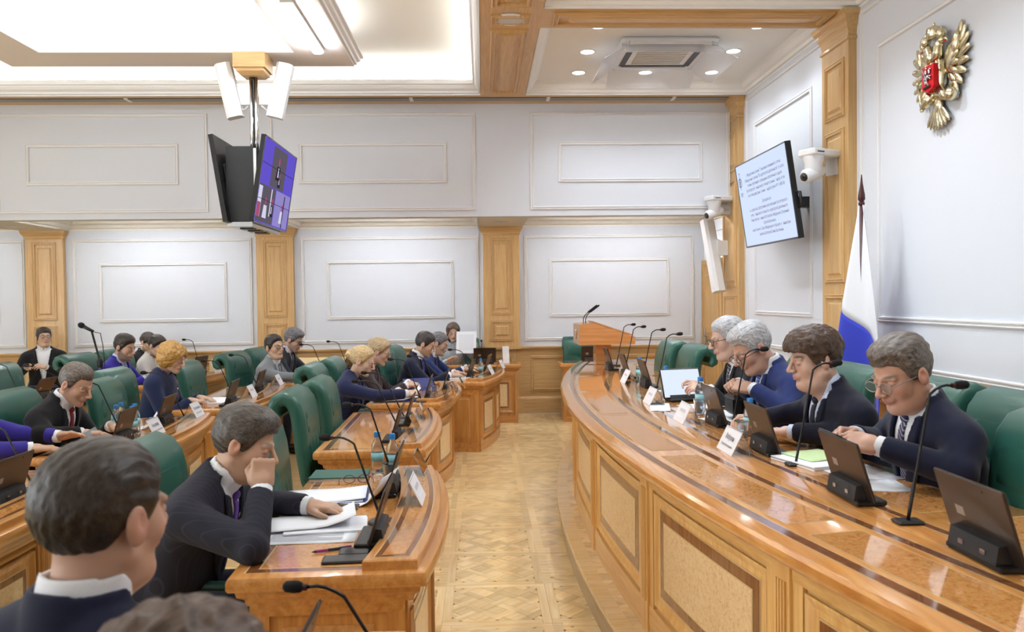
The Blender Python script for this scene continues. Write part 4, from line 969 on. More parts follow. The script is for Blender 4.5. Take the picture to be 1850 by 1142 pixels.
def d_box(P, c, h, r):
    q = np.abs(P - f32(c)) - np.array(h, f32) + f32(r); return np.sqrt((np.maximum(q, 0) ** 2).sum(1)) + np.minimum(q.max(1), 0) - f32(r)
def nets(fn, lo, hi, h):
    lo = np.array(lo, f32); n = np.maximum(np.ceil((np.array(hi) - lo) / h).astype(int) + 1, 6)
    n = ((n + 3) // 4) * 4 + 1
    c = (n - 1) // 4 + 1                                           # coarse lattice
    ax = [lo[i] + f32(h * 4) * np.arange(c[i], dtype=f32) for i in range(3)]
    G = np.stack(np.meshgrid(*ax, indexing='ij'), -1).reshape(-1, 3); DC = fn(G).reshape(c)
    act = np.abs(DC) < h * 4 * 1.35
    D_ = np.repeat(np.repeat(np.repeat(DC, 4, 0), 4, 1), 4, 2)[:n[0], :n[1], :n[2]].astype(f32)
    k = c - 1; A = np.zeros(k, bool)
    for dx in (0, 1):
        for dy in (0, 1):
            for dz in (0, 1): A |= act[dx:dx + k[0], dy:dy + k[1], dz:dz + k[2]]
    mk = np.zeros(n, bool); mk[:-1, :-1, :-1] = np.repeat(np.repeat(np.repeat(A, 4, 0), 4, 1), 4, 2)
    for i in range(3): mk |= np.roll(mk, 1, i)
    idx = np.nonzero(mk); P = np.stack([lo[i] + f32(h) * idx[i].astype(f32) for i in range(3)], -1)
    D_[idx] = fn(P)
    # border must be outside
    D_[0] = D_[-1] = 1; D_[:, 0] = D_[:, -1] = 1; D_[:, :, 0] = D_[:, :, -1] = 1
    ins = D_ < 0
    m = n - 1
    cnt = np.zeros(m, np.int8)
    for dx in (0, 1):
        for dy in (0, 1):
            for dz in (0, 1): cnt += ins[dx:dx + m[0], dy:dy + m[1], dz:dz + m[2]]
    cell = np.nonzero((cnt > 0) & (cnt < 8)); K = len(cell[0])
    vid = np.full(m, -1, np.int32); vid[cell] = np.arange(K)
    acc = np.zeros((K, 3), f32); num = np.zeros(K, f32); cc = np.stack(cell, -1)
    offs = [(0, 0, 0), (1, 0, 0), (0, 1, 0), (1, 1, 0), (0, 0, 1), (1, 0, 1), (0, 1, 1), (1, 1, 1)]
    val = [D_[cc[:, 0] + o[0], cc[:, 1] + o[1], cc[:, 2] + o[2]] for o in offs]
    for a_, b_ in ((0, 1), (2, 3), (4, 5), (6, 7), (0, 2), (1, 3), (4, 6), (5, 7), (0, 4), (1, 5), (2, 6), (3, 7)):
        va, vb = val[a_], val[b_]; cr = (va < 0) != (vb < 0); t = np.where(cr, va / np.where(cr, va - vb, 1), 0)
        pa = np.array(offs[a_], f32); pb = np.array(offs[b_], f32); acc += np.where(cr[:, None], pa + t[:, None] * (pb - pa), 0); num += cr
    V = lo + f32(h) * (cc.astype(f32) + acc / num[:, None])
    F = []
    for ax_ in range(3):
        u, v = (ax_ + 1) % 3, (ax_ + 2) % 3
        sl0 = [slice(None)] * 3; sl1 = [slice(None)] * 3; sl0[ax_] = slice(0, -1); sl1[ax_] = slice(1, None)
        a_, b_ = ins[tuple(sl0)], ins[tuple(sl1)]; e = np.nonzero(a_ != b_); E_ = np.stack(e, -1)
        ok = (E_[:, u] > 0) & (E_[:, v] > 0) & (E_[:, u] < m[u]) & (E_[:, v] < m[v]); E_ = E_[ok]
        if len(E_) == 0: continue
        flip = a_[tuple(E_.T)]
        def g(du, dv): q = E_.copy(); q[:, u] -= du; q[:, v] -= dv; return vid[tuple(q.T)]
        q = np.stack([g(1, 1), g(0, 1), g(0, 0), g(1, 0)], -1); q[~flip] = q[~flip][:, ::-1]; F.append(q)
    F = np.concatenate(F) if F else np.zeros((0, 4), np.int32)
    F = F[(F >= 0).all(1)]
    return V, F
def smooth_mesh(V, F, it=1, lam=.5):
    for _ in range(it):
        s = np.zeros_like(V); c = np.zeros(len(V), f32)
        for i in range(4):
            for j in (1, 3):
                np.add.at(s, F[:, i], V[F[:, (i + j) % 4]]); np.add.at(c, F[:, i], 1)
        V = V + lam * (s / np.maximum(c, 1)[:, None] - V)
    return V
def to_np(m): return np.array(m, f32)
def apply(m, V): m = to_np(m); return V @ m[:3, :3].T + m[:3, 3]
def inv_pts(m, P): m = to_np(m.inverted()); return P @ m[:3, :3].T + m[:3, 3]
def wob(P, k, seed=0):                                             # cheap smooth noise
    r = np.random.default_rng(seed); s = np.zeros(len(P), f32)
    for i in range(5):
        d = r.normal(size=3); d /= np.linalg.norm(d); s += np.sin(P @ f32(d * k * (1 + .35 * i)) + f32(r.uniform(0, 6.28)))
    return s / 5
# ---- hands (wrist at origin, fingers along +x, thumb towards +y, back of the hand +z)
HANDS = {}
def hand_mesh(pose, h=.004):
    if (pose, h) in HANDS: return HANDS[(pose, h)]
    fing = [(.030, .068, .0088), (.010, .076, .0090), (-.010, .071, .0086), (-.029, .056, .0078)]
    curl = {'flat': (.18, .22, .12), 'curl': (.55, .75, .5), 'grip': (.95, 1.15, .8), 'fist': (1.45, 1.6, 1.1), 'point': (.35, .4, .3)}[pose]
    segs = []
    for i, (y, L, r) in enumerate(fing):
        p = np.array([.088 - .006 * abs(i - 1), y, .0]); a = 0.0; spread = y * .9
        cu = curl if not (pose == 'point' and i == 0) else (.1, .15, .1)
        for s, (fr, an) in enumerate(zip((.46, .31, .23), cu)):
            a += an; d = np.array([math.cos(a), spread * .35, -math.sin(a)]); d /= np.linalg.norm(d); q = p + d * L * fr
            segs.append((p, q, r * (1 - .08 * s), r * (.94 - .10 * s))); p = q
    if pose == 'fist': th = [(.022, .034, -.008), (.055, .046, -.022), (.078, .030, -.034), (.086, .012, -.036)]
    elif pose in ('grip', 'curl'): th = [(.020, .032, -.010), (.050, .052, -.020), (.080, .054, -.028), (.100, .045, -.032)]
    else: th = [(.020, .032, -.006), (.048, .054, -.010), (.074, .066, -.012), (.094, .070, -.014)]
    for i in range(3): segs.append((np.array(th[i]), np.array(th[i + 1]), (.0145, .0115, .0098)[i], (.0115, .0098, .0082)[i]))
    def fn(P):
        d = d_box(P, (.048, 0, 0), (.046, .040, .0135), .013)
        d = sm(d, d_cone(P, (-.018, 0, 0), (.02, 0, 0), .0275, .026), .02)
        d = sm(d, d_ell(P, (.032, .024, -.010), (.034, .017, .016)), .012)
        fs = None
        for a, b, ra, rb in segs:
            e = d_cone(P, a, b, ra, rb); fs = e if fs is None else np.minimum(fs, e)
        d = sm(d, fs, .006)
        for (y, L, r) in fing: d = sm(d, d_sph(P, (.088, y, .004), .0088), .006)   # knuckles
        return d
    V, F = nets(fn, (-.09, -.07, -.12), (.19, .10, .045), h); V = smooth_mesh(V, F, 1, .4)
    HANDS[(pose, h)] = (V, F); return V, F
def hand_frame(w, fdir, updir):
    x = Vector(fdir).normalized(); z = Vector(updir); z = (z - x * z.dot(x)).normalized(); y = z.cross(x)
    return Matrix(((x.x, y.x, z.x, w[0]), (x.y, y.y, z.y, w[1]), (x.z, y.z, z.z, w[2]), (0, 0, 0, 1)))
# ---- head (x forward, y left, z up, origin at the middle of the head)
def head_fn(p):
    fat, jaw, nose, fem = p.get('fat', 0), p.get('jaw', 0), p.get('nose', 0), p.get('fem', False)
    def fn(P0):
        P = P0.copy(); P[:, 1] = np.abs(P[:, 1])
        d = d_ell(P, (-.012, 0, .034), (.095, .074, .084))
        d = sm(d, d_ell(P, (.030, 0, -.028), (.056, .053 + fat * .35, .076)), .026)
        d = sm(d, d_cone(P, (-.010, .048 + fat * .5, -.052), (.058, .012, -.098 - jaw), .017 + fat * .4, .017), .028)
        d = sm(d, d_sph(P, (.072, 0, -.099 - jaw), .017), .018)
        if fat: d = sm(d, d_ell(P, (.020, 0, -.098), (.05, .045 + fat, .025 + fat)), .03)
        d = sm(d, d_ell(P, (.050, .038 + fat * .35, -.024), (.024, .020, .020 + fat * .5)), .026)        # cheekbone
        d = sm(d, d_cone(P, (.086, .010, .021), (.074, .046, .019), .0085, .0075), .010)               # brow
        d = ssub(d, d_ell(P, (.100, .033, .001), (.022, .017, .014)), .008)                           # eye socket
        d = ssub(d, d_ell(P, (.100, .026, -.035), (.016, .010, .026)), .012)                          # beside the nose
        d = sm(d, d_ell(P, (.0745, .0325, .001), (.0125, .0150, .0112)), .003)                         # lids
        nx = .0025 * nose
        d = sm(d, d_cone(P, (.087, 0, .016), (.113 + nx, 0, -.025), .0070, .0100), .007)               # nose
        d = sm(d, d_sph(P, (.113 + nx, 0, -.029), .0102), .005)
        d = sm(d, d_ell(P, (.101 + nx, .0125, -.032), (.012, .0075, .0078)), .004)
        d = ssub(d, d_sph(P, (.106 + nx, .0075, -.0415), .0042), .003)                                 # nostril
        d = sm(d, d_ell(P, (.080, 0, -.056), (.017, .026, .018)), .010)
        d = sm(d, d_cone(P, (.0965, 0, -.0550), (.086, .022, -.0595), .0050, .0028), .004)             # lips
        d = sm(d, d_cone(P, (.0945, 0, -.0665), (.085, .019, -.0625), .0060, .0028), .004)
        d = ssub(d, d_cone(P, (.104, 0, -.0608), (.092, .024, -.0612), .0020, .0016), .002)
        d = ssub(d, d_cone(P, (.098, 0, -.0795), (.090, .014, -.0795), .0050, .0040), .008)            # under the lip
        e = d_ell(P, (-.012, .083, -.004), (.020, .0090, .033)); e = ssub(e, d_ell(P, (-.005, .093, .004), (.011, .008, .018)), .004)
        e = sm(e, d_ell(P, (.002, .084, -.006), (.004, .005, .008)), .004)
        d = sm(d, e, .008)
        nr = .046 if fem else .053 + fat * .35
        d = sm(d, d_cone(P, (-.024, 0, -.06), (-.050, 0, -.21), nr, nr), .03)
        return d
    return fn
def skin_colors(V, p):
    # natural colour of the skin: lips, cheeks, brows, stubble
    x, y, z = V[:, 0], np.abs(V[:, 1]), V[:, 2]; col = np.tile(np.array(p.get('skin', (.55, .35, .24)), f32), (len(V), 1))
    def mix(m, c): col[:] = col * (1 - m[:, None]) + np.array(c, f32) * m[:, None]
    g = lambda cx, cy, cz, rx, ry, rz: np.exp(-(((x - cx) / rx) ** 2 + ((y - cy) / ry) ** 2 + ((z - cz) / rz) ** 2))
    mix(.22 * g(.06, .045, -.02, .04, .025, .025), (.62, .27, .21)); mix(.25 * g(.11, 0, -.03, .02, .015, .015), (.62, .26, .2)); mix(.4 * g(-.01, .09, 0, .03, .02, .04), (.62, .24, .18))
    mix(np.clip(.95 * g(.095, 0, -.060, .020, .022, .0085), 0, 1), p.get('lip', (.46, .17, .15)))
    br = p.get('brow', (.05, .035, .025)); bz = .020 + .10 * (0.03 - np.abs(y - .032)) * (y > .0)
    m = np.clip(1.6 - np.abs(z - bz - .004) / .0042, 0, 1) * (x > .055) * np.clip(1.5 - np.abs(y - .032) / .016, 0, 1) * np.clip((y - .008) / .006, 0, 1); mix(np.clip(m, 0, 1) * .85, br)
    m = np.exp(-((x - .088) / .02) ** 2 - ((y - .032) / .0135) ** 2 - ((z - (-.0055)) / .0022) ** 2); mix(np.clip(m * 1.2, 0, 1) * .9, (.03, .02, .02))   # lash line
    mix(.25 * g(.08, .032, -.018, .02, .016, .008), (.36, .18, .15))
    b = p.get('beard', 0)
    if b:
        m = np.clip((-.030 - z + np.clip((.03 - x) * .9, -.03, .045)) / .014, 0, 1) * (x > -.012) * (z > -.125) * (1 - np.clip(1.25 * g(.1, 0, -.060, .025, .021, .008), 0, 1)); mix(m * b, p.get('beardc', (.09, .06, .05)))
    return np.clip(col, 0, 1)
# ---- hair styles, head frame
def hair_fn(style, seed=0, fn_head=None):
    def line(P, front=.062, temple=-.012, nape=-.075, part=0.0, rec=0.0):
        x, y, z = P[:, 0], P[:, 1], P[:, 2]
        f = np.interp(x, [-.12, -.06, -.035, -.022, .012, .030, .052, .075, .12], [nape, nape + .004, -.045, -.004, temple, temple + .012, .038, front, front + .004]).astype(f32)
        f = f + rec * np.clip(np.abs(y) - .015, 0, .05) * np.clip((x - .01) * 25, 0, 1)
        return f - z
    def fn(P):
        s = style['kind']; x, y, z = P[:, 0], P[:, 1], P[:, 2]; vol = style.get('vol', .010)
        skull = d_ell(P, (-.014, 0, .034), (.098, .077, .086))
        if s in ('short', 'side', 'thin'):
            top = style.get('top', .008)
            cut = line(P, style.get('front', .062), style.get('temple', -.016), style.get('nape', -.078), rec=style.get('rec', 0)) + .003 * wob(P, 160, seed + 1)
            tp = np.clip(-cut / .03, .5 if s == 'side' else .2, 1)
            d = skull - vol * tp - top * np.clip((z - .05) / .06, 0, 1) * tp
            if s == 'side': d = d - .010 * np.clip((x - .0) / .08, 0, 1) * np.clip((z - .04) / .05, 0, 1)
            d = d + .0034 * wob(P * np.array([.45, 1.8, .8], f32), 120, seed) + .0020 * wob(P * np.array([.5, 1.5, .8], f32), 300, seed + 3)
            return np.maximum(d, cut * .75)
        if s == 'curly':
            d = skull - vol - .014 * np.clip((z - .02) / .08, 0, 1) - .012 * np.clip((x) / .08, 0, 1) * (z > .03)
            d = d + .007 * wob(P, 120, seed) + .004 * wob(P, 230, seed + 2)
            cut = line(P, style.get('front', .052), -.02, style.get('nape', -.075)) + .006 * wob(P, 120, seed + 1)
            return np.maximum(d, cut * .75)
        if s == 'bob':                                              # full, ear-covering, wavy
            d = d_ell(P, (-.018, 0, .028), (.118, .108, .105)); d = sm(d, d_ell(P, (-.035, 0, -.035), (.085, .105, .070)), .03)
            d = d + .009 * wob(P * np.array([1, 1, .8], f32), 75, seed) + .005 * wob(P, 170, seed + 2)
            face_ = d_ell(P, (.095, 0, -.045), (.080, .064, .098)); d = ssub(d, face_, .012)
            return np.maximum(d, d_ell(P, (.13, 0, -.06), (.01, .01, .01)) * -1 - 1)
        if s == 'bun':
            cut = line(P, style.get('front', .068), -.014, -.062) + .003 * wob(P, 160, seed + 1)
            tp = np.clip(-cut / .035, .12, 1)
            d = skull - (vol + .006 * np.clip((z - .04) / .05, 0, 1)) * tp; d = d + .0022 * wob(P * np.array([.35, 1.8, 1.2], f32), 150, seed); d = np.maximum(d, cut * .75)
            bc = style.get('bun', (-.118, 0, .012)); b = d_ell(P, bc, style.get('bunr', (.034, .042, .040))) + .005 * wob(P, 110, seed + 4)
            return sm(d, b, .012)
        if s == 'long':
            d = d_ell(P, (-.018, 0, .03), (.112, .092, .098)); d = sm(d, d_ell(P, (-.05, 0, -.09), (.055, .088, .12)), .03); d = d + .005 * wob(P * np.array([1, 1.5, .3], f32), 110, seed)
            return ssub(d, d_ell(P, (.085, 0, -.04), (.085, .066, .105)), .012)
        return skull
    return fn
def skin_mat():
    m, n, l, b = newmat('skin'); at = n.new('ShaderNodeAttribute'); at.attribute_name = 'Col'
    l.new(at.outputs['Color'], b.inputs['Base Color']); b.inputs['Roughness'].default_value = .5
    
    return m
M['skin'] = skin_mat()
def hair_mat(name, c1, c2, rough=.42):
    m, n, l, b = newmat(name); tc = n.new('ShaderNodeTexCoord'); mp = n.new('ShaderNodeMapping'); mp.inputs['Scale'].default_value = (40, 300, 110)
    nz = n.new('ShaderNodeTexNoise'); nz.inputs['Scale'].default_value = 1.0; nz.inputs['Detail'].default_value = 4; nz.inputs['Distortion'].default_value = .6
    l.new(tc.outputs['Object'], mp.inputs[0]); l.new(mp.outputs[0], nz.inputs['Vector']); cr = n.new('ShaderNodeValToRGB')
    cr.color_ramp.elements[0].position = .32; cr.color_ramp.elements[0].color = c1; cr.color_ramp.elements[1].position = .7; cr.color_ramp.elements[1].color = c2
    l.new(nz.outputs['Fac'], cr.inputs[0]); l.new(cr.outputs[0], b.inputs['Base Color']); b.inputs['Roughness'].default_value = rough
    bp = n.new('ShaderNodeBump'); bp.inputs['Strength'].default_value = .5; bp.inputs['Distance'].default_value = .003; l.new(nz.outputs['Fac'], bp.inputs['Height']); l.new(bp.outputs['Normal'], b.inputs['Normal'])
    return m
HM = dict(dark=hair_mat('hair_dark', srgb(26, 20, 18), srgb(58, 46, 40)), brown=hair_mat('hair_brown', srgb(48, 34, 26), srgb(92, 68, 52)), greybrown=hair_mat('hair_grey_brown', srgb(56, 48, 42), srgb(132, 122, 114)),
          grey=hair_mat('hair_grey', srgb(128, 128, 132), srgb(212, 212, 216)), salt=hair_mat('hair_salt_pepper', srgb(40, 38, 40), srgb(140, 140, 146)), dkgrey=hair_mat('hair_dark_grey', srgb(40, 34, 30), srgb(98, 90, 84)), blonde=hair_mat('hair_blonde', srgb(160, 128, 82), srgb(226, 202, 156)),
          ash=hair_mat('hair_ash_blonde', srgb(132, 108, 78), srgb(204, 182, 144)), ginger=hair_mat('hair_golden', srgb(150, 106, 50), srgb(214, 172, 102)), fade=hair_mat('hair_fade', srgb(30, 26, 26), srgb(74, 66, 64)))
def cloth(name, c, rough=.85): return plain('cloth_' + name, c, rough, bump=.25, bscale=700, var=.12, sheen=.15, spec=.2)
CM = dict(navy=cloth('navy', srgb(26, 30, 52)), navy2=cloth('dark_navy', srgb(22, 24, 42)), blue=cloth('blue', srgb(35, 48, 98)), purple=cloth('purple_blue', srgb(54, 46, 140)), royal=cloth('royal', srgb(50, 42, 148)), black=cloth('black', srgb(24, 24, 28)), char=cloth('charcoal', srgb(46, 50, 58)),
          grey=cloth('grey', srgb(128, 132, 138)), brown=cloth('brown', srgb(60, 48, 50)), white=cloth('white', srgb(222, 222, 218)), indigo=cloth('indigo', srgb(32, 37, 70)), shirt=cloth('shirt_white', srgb(236, 238, 246), .7), pale=cloth('shirt_pale_blue', srgb(206, 216, 240), .7), pink=cloth('shirt_pale_pink', srgb(232, 222, 236), .7),
          trousers=cloth('trousers', srgb(28, 30, 42)), dress=cloth('dress', srgb(30, 40, 74)), pin=striped('cloth_pinstripe', srgb(24, 25, 40), srgb(40, 42, 60), 55, .10, 'Y', .85))
TM = dict(red=plain('tie_red', srgb(120, 22, 34), .5), navy=plain('tie_navy', srgb(26, 28, 46), .5), stripe=striped('tie_stripe', srgb(40, 40, 78), srgb(176, 170, 188), 55, .3, 'Y', .5, True), bluep=striped('tie_blue_pattern', srgb(58, 84, 168), srgb(150, 170, 220), 70, .35, 'Y', .5, True), purple=plain('tie_purple', srgb(92, 58, 150), .45), violet=plain('tie_violet', srgb(66, 56, 160), .5), lblue=plain('tie_light_blue', srgb(150, 168, 214), .5), grey=plain('tie_grey', srgb(120, 124, 140), .5), diag=striped('tie_diagonal', srgb(34, 34, 40), srgb(170, 170, 176), 45, .25, 'Y', .5, True))
M['eyew'] = plain('eye_white', srgb(226, 222, 220), .2); M['iris'] = plain('iris', srgb(48, 36, 30), .15); M['shoe'] = plain('shoe_leather', srgb(22, 20, 20), .3); M['lensg'] = plain('lens', (.9, .93, .95, 1), .02, alpha=.10)
def ik(S_, W_, la, lb, hint):
    S_, W_ = Vector(S_), Vector(W_); d = W_ - S_; L = d.length; k = max(1.0, L / (la + lb - .004)); la *= k; lb *= k
    L = max(L, abs(la - lb) + .01); a = (la * la - lb * lb + L * L) / (2 * L); h = math.sqrt(max(la * la - a * a, 0)); u = d.normalized(); v = Vector(hint); v = (v - u * v.dot(u)).normalized()
    return S_ + u * a + v * h
def person(loc, rz, label, lean=.2, roll=0, twist=0, hipz=.505, head=(0, 0, 0), hs=1.0, face=None, hair=None, hairm='dark', jacket='navy', shirt='shirt', tie=None, hands=(), q=2, w=1.0, belly=0.0, fem=False, vneck=(.20, .072), lapel=True, glasses=None, gpos=(.099, .004), eyes=False, look=(0, 0), necklace=False, legs=True, fit=.012, round_neck=False, buttons=False, pin=None, sleeve_end=.012):
    face = dict(face or {}); face['fem'] = fem
    t = empty('person', loc, rz, label, 'person', None)
    hh, hj = {1: (.0036, .008), 2: (.005, .012), 3: (.0064, .015)}[q]
    base = T(*loc) @ Rz(rz); inv = base.inverted()
    Tm = T(0, 0, hipz) @ Rx(roll) @ Ry(lean) @ Rz(twist); Tn = to_np(Tm.inverted())
    piv = Tm @ Vector((-.012, 0, .558))
    Hm = T(*piv) @ Rz(head[0]) @ Ry(head[1]) @ Rx(head[2]) @ Matrix.Scale(hs, 4) @ T(.042, 0, .128); Hn = to_np(Hm.inverted())
    def q_of(P): return P @ Tn[:3, :3].T + Tn[:3, 3]
    def tors(Q, off=0.0):
        A = Q.copy(); A[:, 1] = np.abs(A[:, 1])
        d = d_ell(A, (0, 0, .03), (.138, .178 * w, .15)); d = sm(d, d_ell(A, (.012 + belly * .6, 0, .19), (.115 + belly, .150 * w + belly * .6, .17)), .06)
        d = sm(d, d_ell(A, (.0, 0, .37), (.112 + belly * .3, .168 * w, .165)), .06)
        d = sm(d, d_cone(A, (-.012, 0, .452), (-.012, .142 * w, .452), .066, .062), .05)
        d = sm(d, d_cone(A, (-.020, .125 * w, .470), (-.026, .03, .535), .045, .050), .05)
        if fem: d = sm(d, d_sph(A, (.075, .062, .345), .06), .04)
        return d - f32(off)
    # arms
    arms = []
    for s, hd in zip((1, -1), hands):
        Sh = Tm @ Vector((-.008, s * .185 * w, .445)); W_ = inv @ Vector(hd['w'])
        if 'e' in hd: E_ = inv @ Vector(hd['e'])
        else: E_ = ik(Sh, W_, .285, .255, hd.get('hint', (-.25, s * .55, -.75)))
        fd = (inv.to_3x3() @ Vector(hd['f'])) if 'f' in hd else (W_ - E_); upv = (inv.to_3x3() @ Vector(hd['u'])) if 'u' in hd else Vector((0, 0, 1))
        arms.append((s, Sh, E_, W_, fd, upv, hd.get('pose', 'flat')))
    pts = [Tm @ Vector(p) for p in ((0, .24, 0), (0, -.24, 0), (.16 + belly, 0, .2), (-.16, 0, .2), (0, .25, .5), (0, -.25, .5), (.1, 0, .66), (-.1, 0, .6), (.16, 0, .4), (-.15, 0, .4), (0, 0, -.12))] + [p for a in arms for p in (a[1], a[2], a[3])]
    lo = [min(p[i] for p in pts) - .10 for i in range(3)]; hi = [max(p[i] for p in pts) + .10 for i in range(3)]
    vb, vw = vneck
    def vwid(z): return vw * np.clip((z - vb) / (.53 - vb), 0, 1.3)
    def neckax(Q, r): return d_cone(Q, (-.024, 0, .47), (.002, 0, .66), r, r * .93)
    def armd(P, extra, side=None):
        d = None
        for s, Sh, E_, W_, fd, upv, po in arms:
            ax = (W_ - E_).normalized(); end = W_ - ax * (sleeve_end)
            u_ = d_cone(P, Sh, E_, .064 * (.85 if fem else 1) + extra, .050 * (.88 if fem else 1) + extra); f_ = np.maximum(d_cone(P, E_, W_ + ax * .05, .049 * (.88 if fem else 1) + extra, .036 + extra), (P - f32(end)) @ f32(ax))
            e = sm(u_, f_, .02) + .006 * wob(P, 40, 5) * np.exp(-((P - f32(E_)) ** 2).sum(1) / .014) + .0025 * wob(P, 60, 9)
            d = e if d is None else np.minimum(d, e)
        return d
    jm = CM[jacket] if isinstance(jacket, str) else jacket
    def fj(P):
        Q = q_of(P); b0 = tors(Q); d = b0 - f32(fit); y = np.abs(Q[:, 1]); z = Q[:, 2]
        d = d + .006 * wob(P, 26, 2) * np.clip((.42 - z) / .2, 0, 1) + .002 * wob(P, 55, 4)
        col_ = np.maximum(np.abs(neckax(Q, .083 if not fem else .075)) - max(.007, hj * .64), np.maximum(z - (.592 if lapel else .575) + np.clip(Q[:, 0], 0, .1) * .9, .48 - z)); 
        if not round_neck: d = np.minimum(d, col_)
        d = np.maximum(d, -neckax(Q, .074 if not round_neck else .066))
        if not round_neck:
            d = np.maximum(d, -np.maximum(y - vwid(z), -Q[:, 0] - .0))
            if lapel:
                lw = np.interp(z, [vb, vb + .08, .43, .432, .50, .56], [0, .035, .066, .040, .030, .012]).astype(f32)
                lp = np.maximum(np.maximum(b0 - f32(fit + .012), np.maximum(vwid(z) - y, y - vwid(z) - lw)), np.maximum(-Q[:, 0] + .02, np.maximum(vb - z, z - .56)))
                pass
        d = np.maximum(d, -(z + .13)) if False else d
        d = np.maximum(d, -z - .10)
        return sm(d, armd(P, .006), .03) if arms else d
    V, F = nets(fj, lo, hi, hj); V = smooth_mesh(V, F, 2, .5); npmesh('jacket' if lapel else 'top', V, F, jm, t)
    if lapel and not round_neck:
        def flp(P):
            Q = q_of(P); b0 = tors(Q); y = np.abs(Q[:, 1]); z = Q[:, 2]
            lw = np.interp(z, [vb, vb + .08, .425, .428, .50, .56], [0, .036, .070, .044, .034, .014]).astype(f32)
            return np.maximum(np.maximum(np.abs(b0 - f32(fit + .007)) - .0055, np.maximum(vwid(z) - .003 - y, y - vwid(z) - lw)), np.maximum(-Q[:, 0] + .015, np.maximum(vb - z, z - .545)))
        lc = [Tm @ Vector(p) for p in ((-.02, -.2, vb), (.2 + belly, .2, vb), (-.02, .2, .56), (.16, -.2, .56))]
        V, F = nets(flp, [min(p[i] for p in lc) - .03 for i in range(3)], [max(p[i] for p in lc) + .03 for i in range(3)], {1: .0048, 2: .0065, 3: .009}[q])
        V = smooth_mesh(V, F, 1, .4)
        for sd in (1, -1):
            side_ = (np.array(Tn[1, :3]) @ V.T + Tn[1, 3]) * sd > 0; keep = side_[F].all(1)
            if keep.sum() > 8:
                ids = np.unique(F[keep]); rm = np.zeros(len(V), np.int32); rm[ids] = np.arange(len(ids)); npmesh('lapel', V[ids], rm[F[keep]], jm, t)
    if not round_neck or not fem:
        def fs(P):
            Q = q_of(P); z = Q[:, 2]; y = np.abs(Q[:, 1])
            d = np.maximum(tors(Q) - f32(fit - .007), np.maximum(np.maximum(-Q[:, 0], y - .13), np.maximum(vb - .05 - z, z - (.55 if not fem else .46))))
            if not round_neck and not fem:
                hgt = .612 + Q[:, 0] * .0
                c = np.maximum(np.abs(neckax(Q, .070)) - (.005 if q == 1 else .0072), np.maximum(z - hgt + np.clip(Q[:, 0], 0, .1) * .55, .47 - z)); c = np.maximum(c, -np.maximum(y - .004 - np.clip(.575 - z, 0, .1) * .0, -Q[:, 0] + .03) if tie is None else c)
                d = np.minimum(d, c)
            return d
        V, F = nets(fs, lo, hi, hj * .8 if q < 3 else hj * .9); V = smooth_mesh(V, F, 1, .35)
        if len(F): npmesh('shirt', V, F, CM[shirt], t)
    if shirt and not (fem and round_neck):
        for s, Sh, E_, W_, fd, upv, po in arms:
            ax = (W_ - E_).normalized(); MB().tube([W_ - ax * .06, W_ - ax * .02, W_ + ax * .008, W_ + ax * .012, W_ + ax * .010], [.038, .038, .0375, .036, .032], 14).build('cuff', CM[shirt], t, True, .8)
    if tie:
        def ft(P):
            Q = q_of(P); z = Q[:, 2]; y = np.abs(Q[:, 1]); wd = np.interp(z, [.1, .2, .46, .49, .53], [.042, .040, .020, .017, .020]).astype(f32)
            d = np.maximum(np.maximum(np.abs(tors(Q) - f32(fit - .003)) - .0055, y - wd), np.maximum(-Q[:, 0] + .02, np.maximum(z - .515, vb - .03 - z)))
            return np.minimum(d, d_ell(Q, (.066, 0, .530), (.015, .019, .021)))
        lo2 = [min((Tm @ Vector(p))[i] for p in ((0, -.06, .12), (.22 + belly, .06, .12), (.0, 0, .58), (.2, 0, .5))) - .02 for i in range(3)]; hi2 = [max((Tm @ Vector(p))[i] for p in ((0, -.06, .12), (.22 + belly, .06, .12), (.0, .06, .58), (.2, .06, .5))) + .02 for i in range(3)]
        V, F = nets(ft, lo2, hi2, {1: .005, 2: .0065, 3: .008}[q]); 
        if len(F): npmesh('tie', smooth_mesh(V, F, 1, .4), F, TM[tie], t)
    if legs:
        hp = [(Tm @ Vector((-.02, s * .085, -.01)), Vector((.40, s * .12, .515)), Vector((.36, s * .12, .10))) for s in (1, -1)]
        def fl_(P):
            d = None
            for a, b, c in hp:
                e = sm(d_cone(P, a, b, .088, .066), d_cone(P, b, c, .062, .05), .03); d = e if d is None else sm(d, e, .03)
            return np.maximum(sm(d, d_ell(P, (0, 0, hipz + .01), (.14, .17, .10)), .04), .07 - P[:, 2])
        V, F = nets(fl_, (-.25, -.30, 0), (.56, .30, .74), .022); npmesh('trousers' if not fem else 'skirt', smooth_mesh(V, F, 1), F, CM['trousers'], t)
        for s in (1, -1): MB().ell((.42, s * .12, .045), (.14, .048, .045), 12, 8).build('shoe', 'shoe', t, True)
    # body: head, neck, core and hands in one mesh
    hf = head_fn(face); V, F = nets(hf, (-.13, -.115, -.215), (.145, .115, .145), hh); V = smooth_mesh(V, F, 1, .3); C_ = skin_colors(V, face); VV, FF, CC = [apply(Hm, V)], [F], [C_]; n0 = len(V)
    sk = np.array(face.get('skin', (.55, .35, .24)), f32)
    def fc(P):
        Q = q_of(P); d = tors(Q) + .016; d = sm(d, d_cone(P, Tm @ Vector((-.02, 0, .44)), piv, .055 - (.006 if fem else 0), .05 - (.006 if fem else 0)), .03)
        for s, Sh, E_, W_, fd, upv, po in arms: d = sm(d, sm(d_cone(P, Sh, E_, .042, .034), d_cone(P, E_, W_, .034, .024), .02), .03)
        return d
    V, F = nets(fc, lo, hi, .018); VV.append(V); FF.append(F + n0); CC.append(np.tile(sk, (len(V), 1))); n0 += len(V)
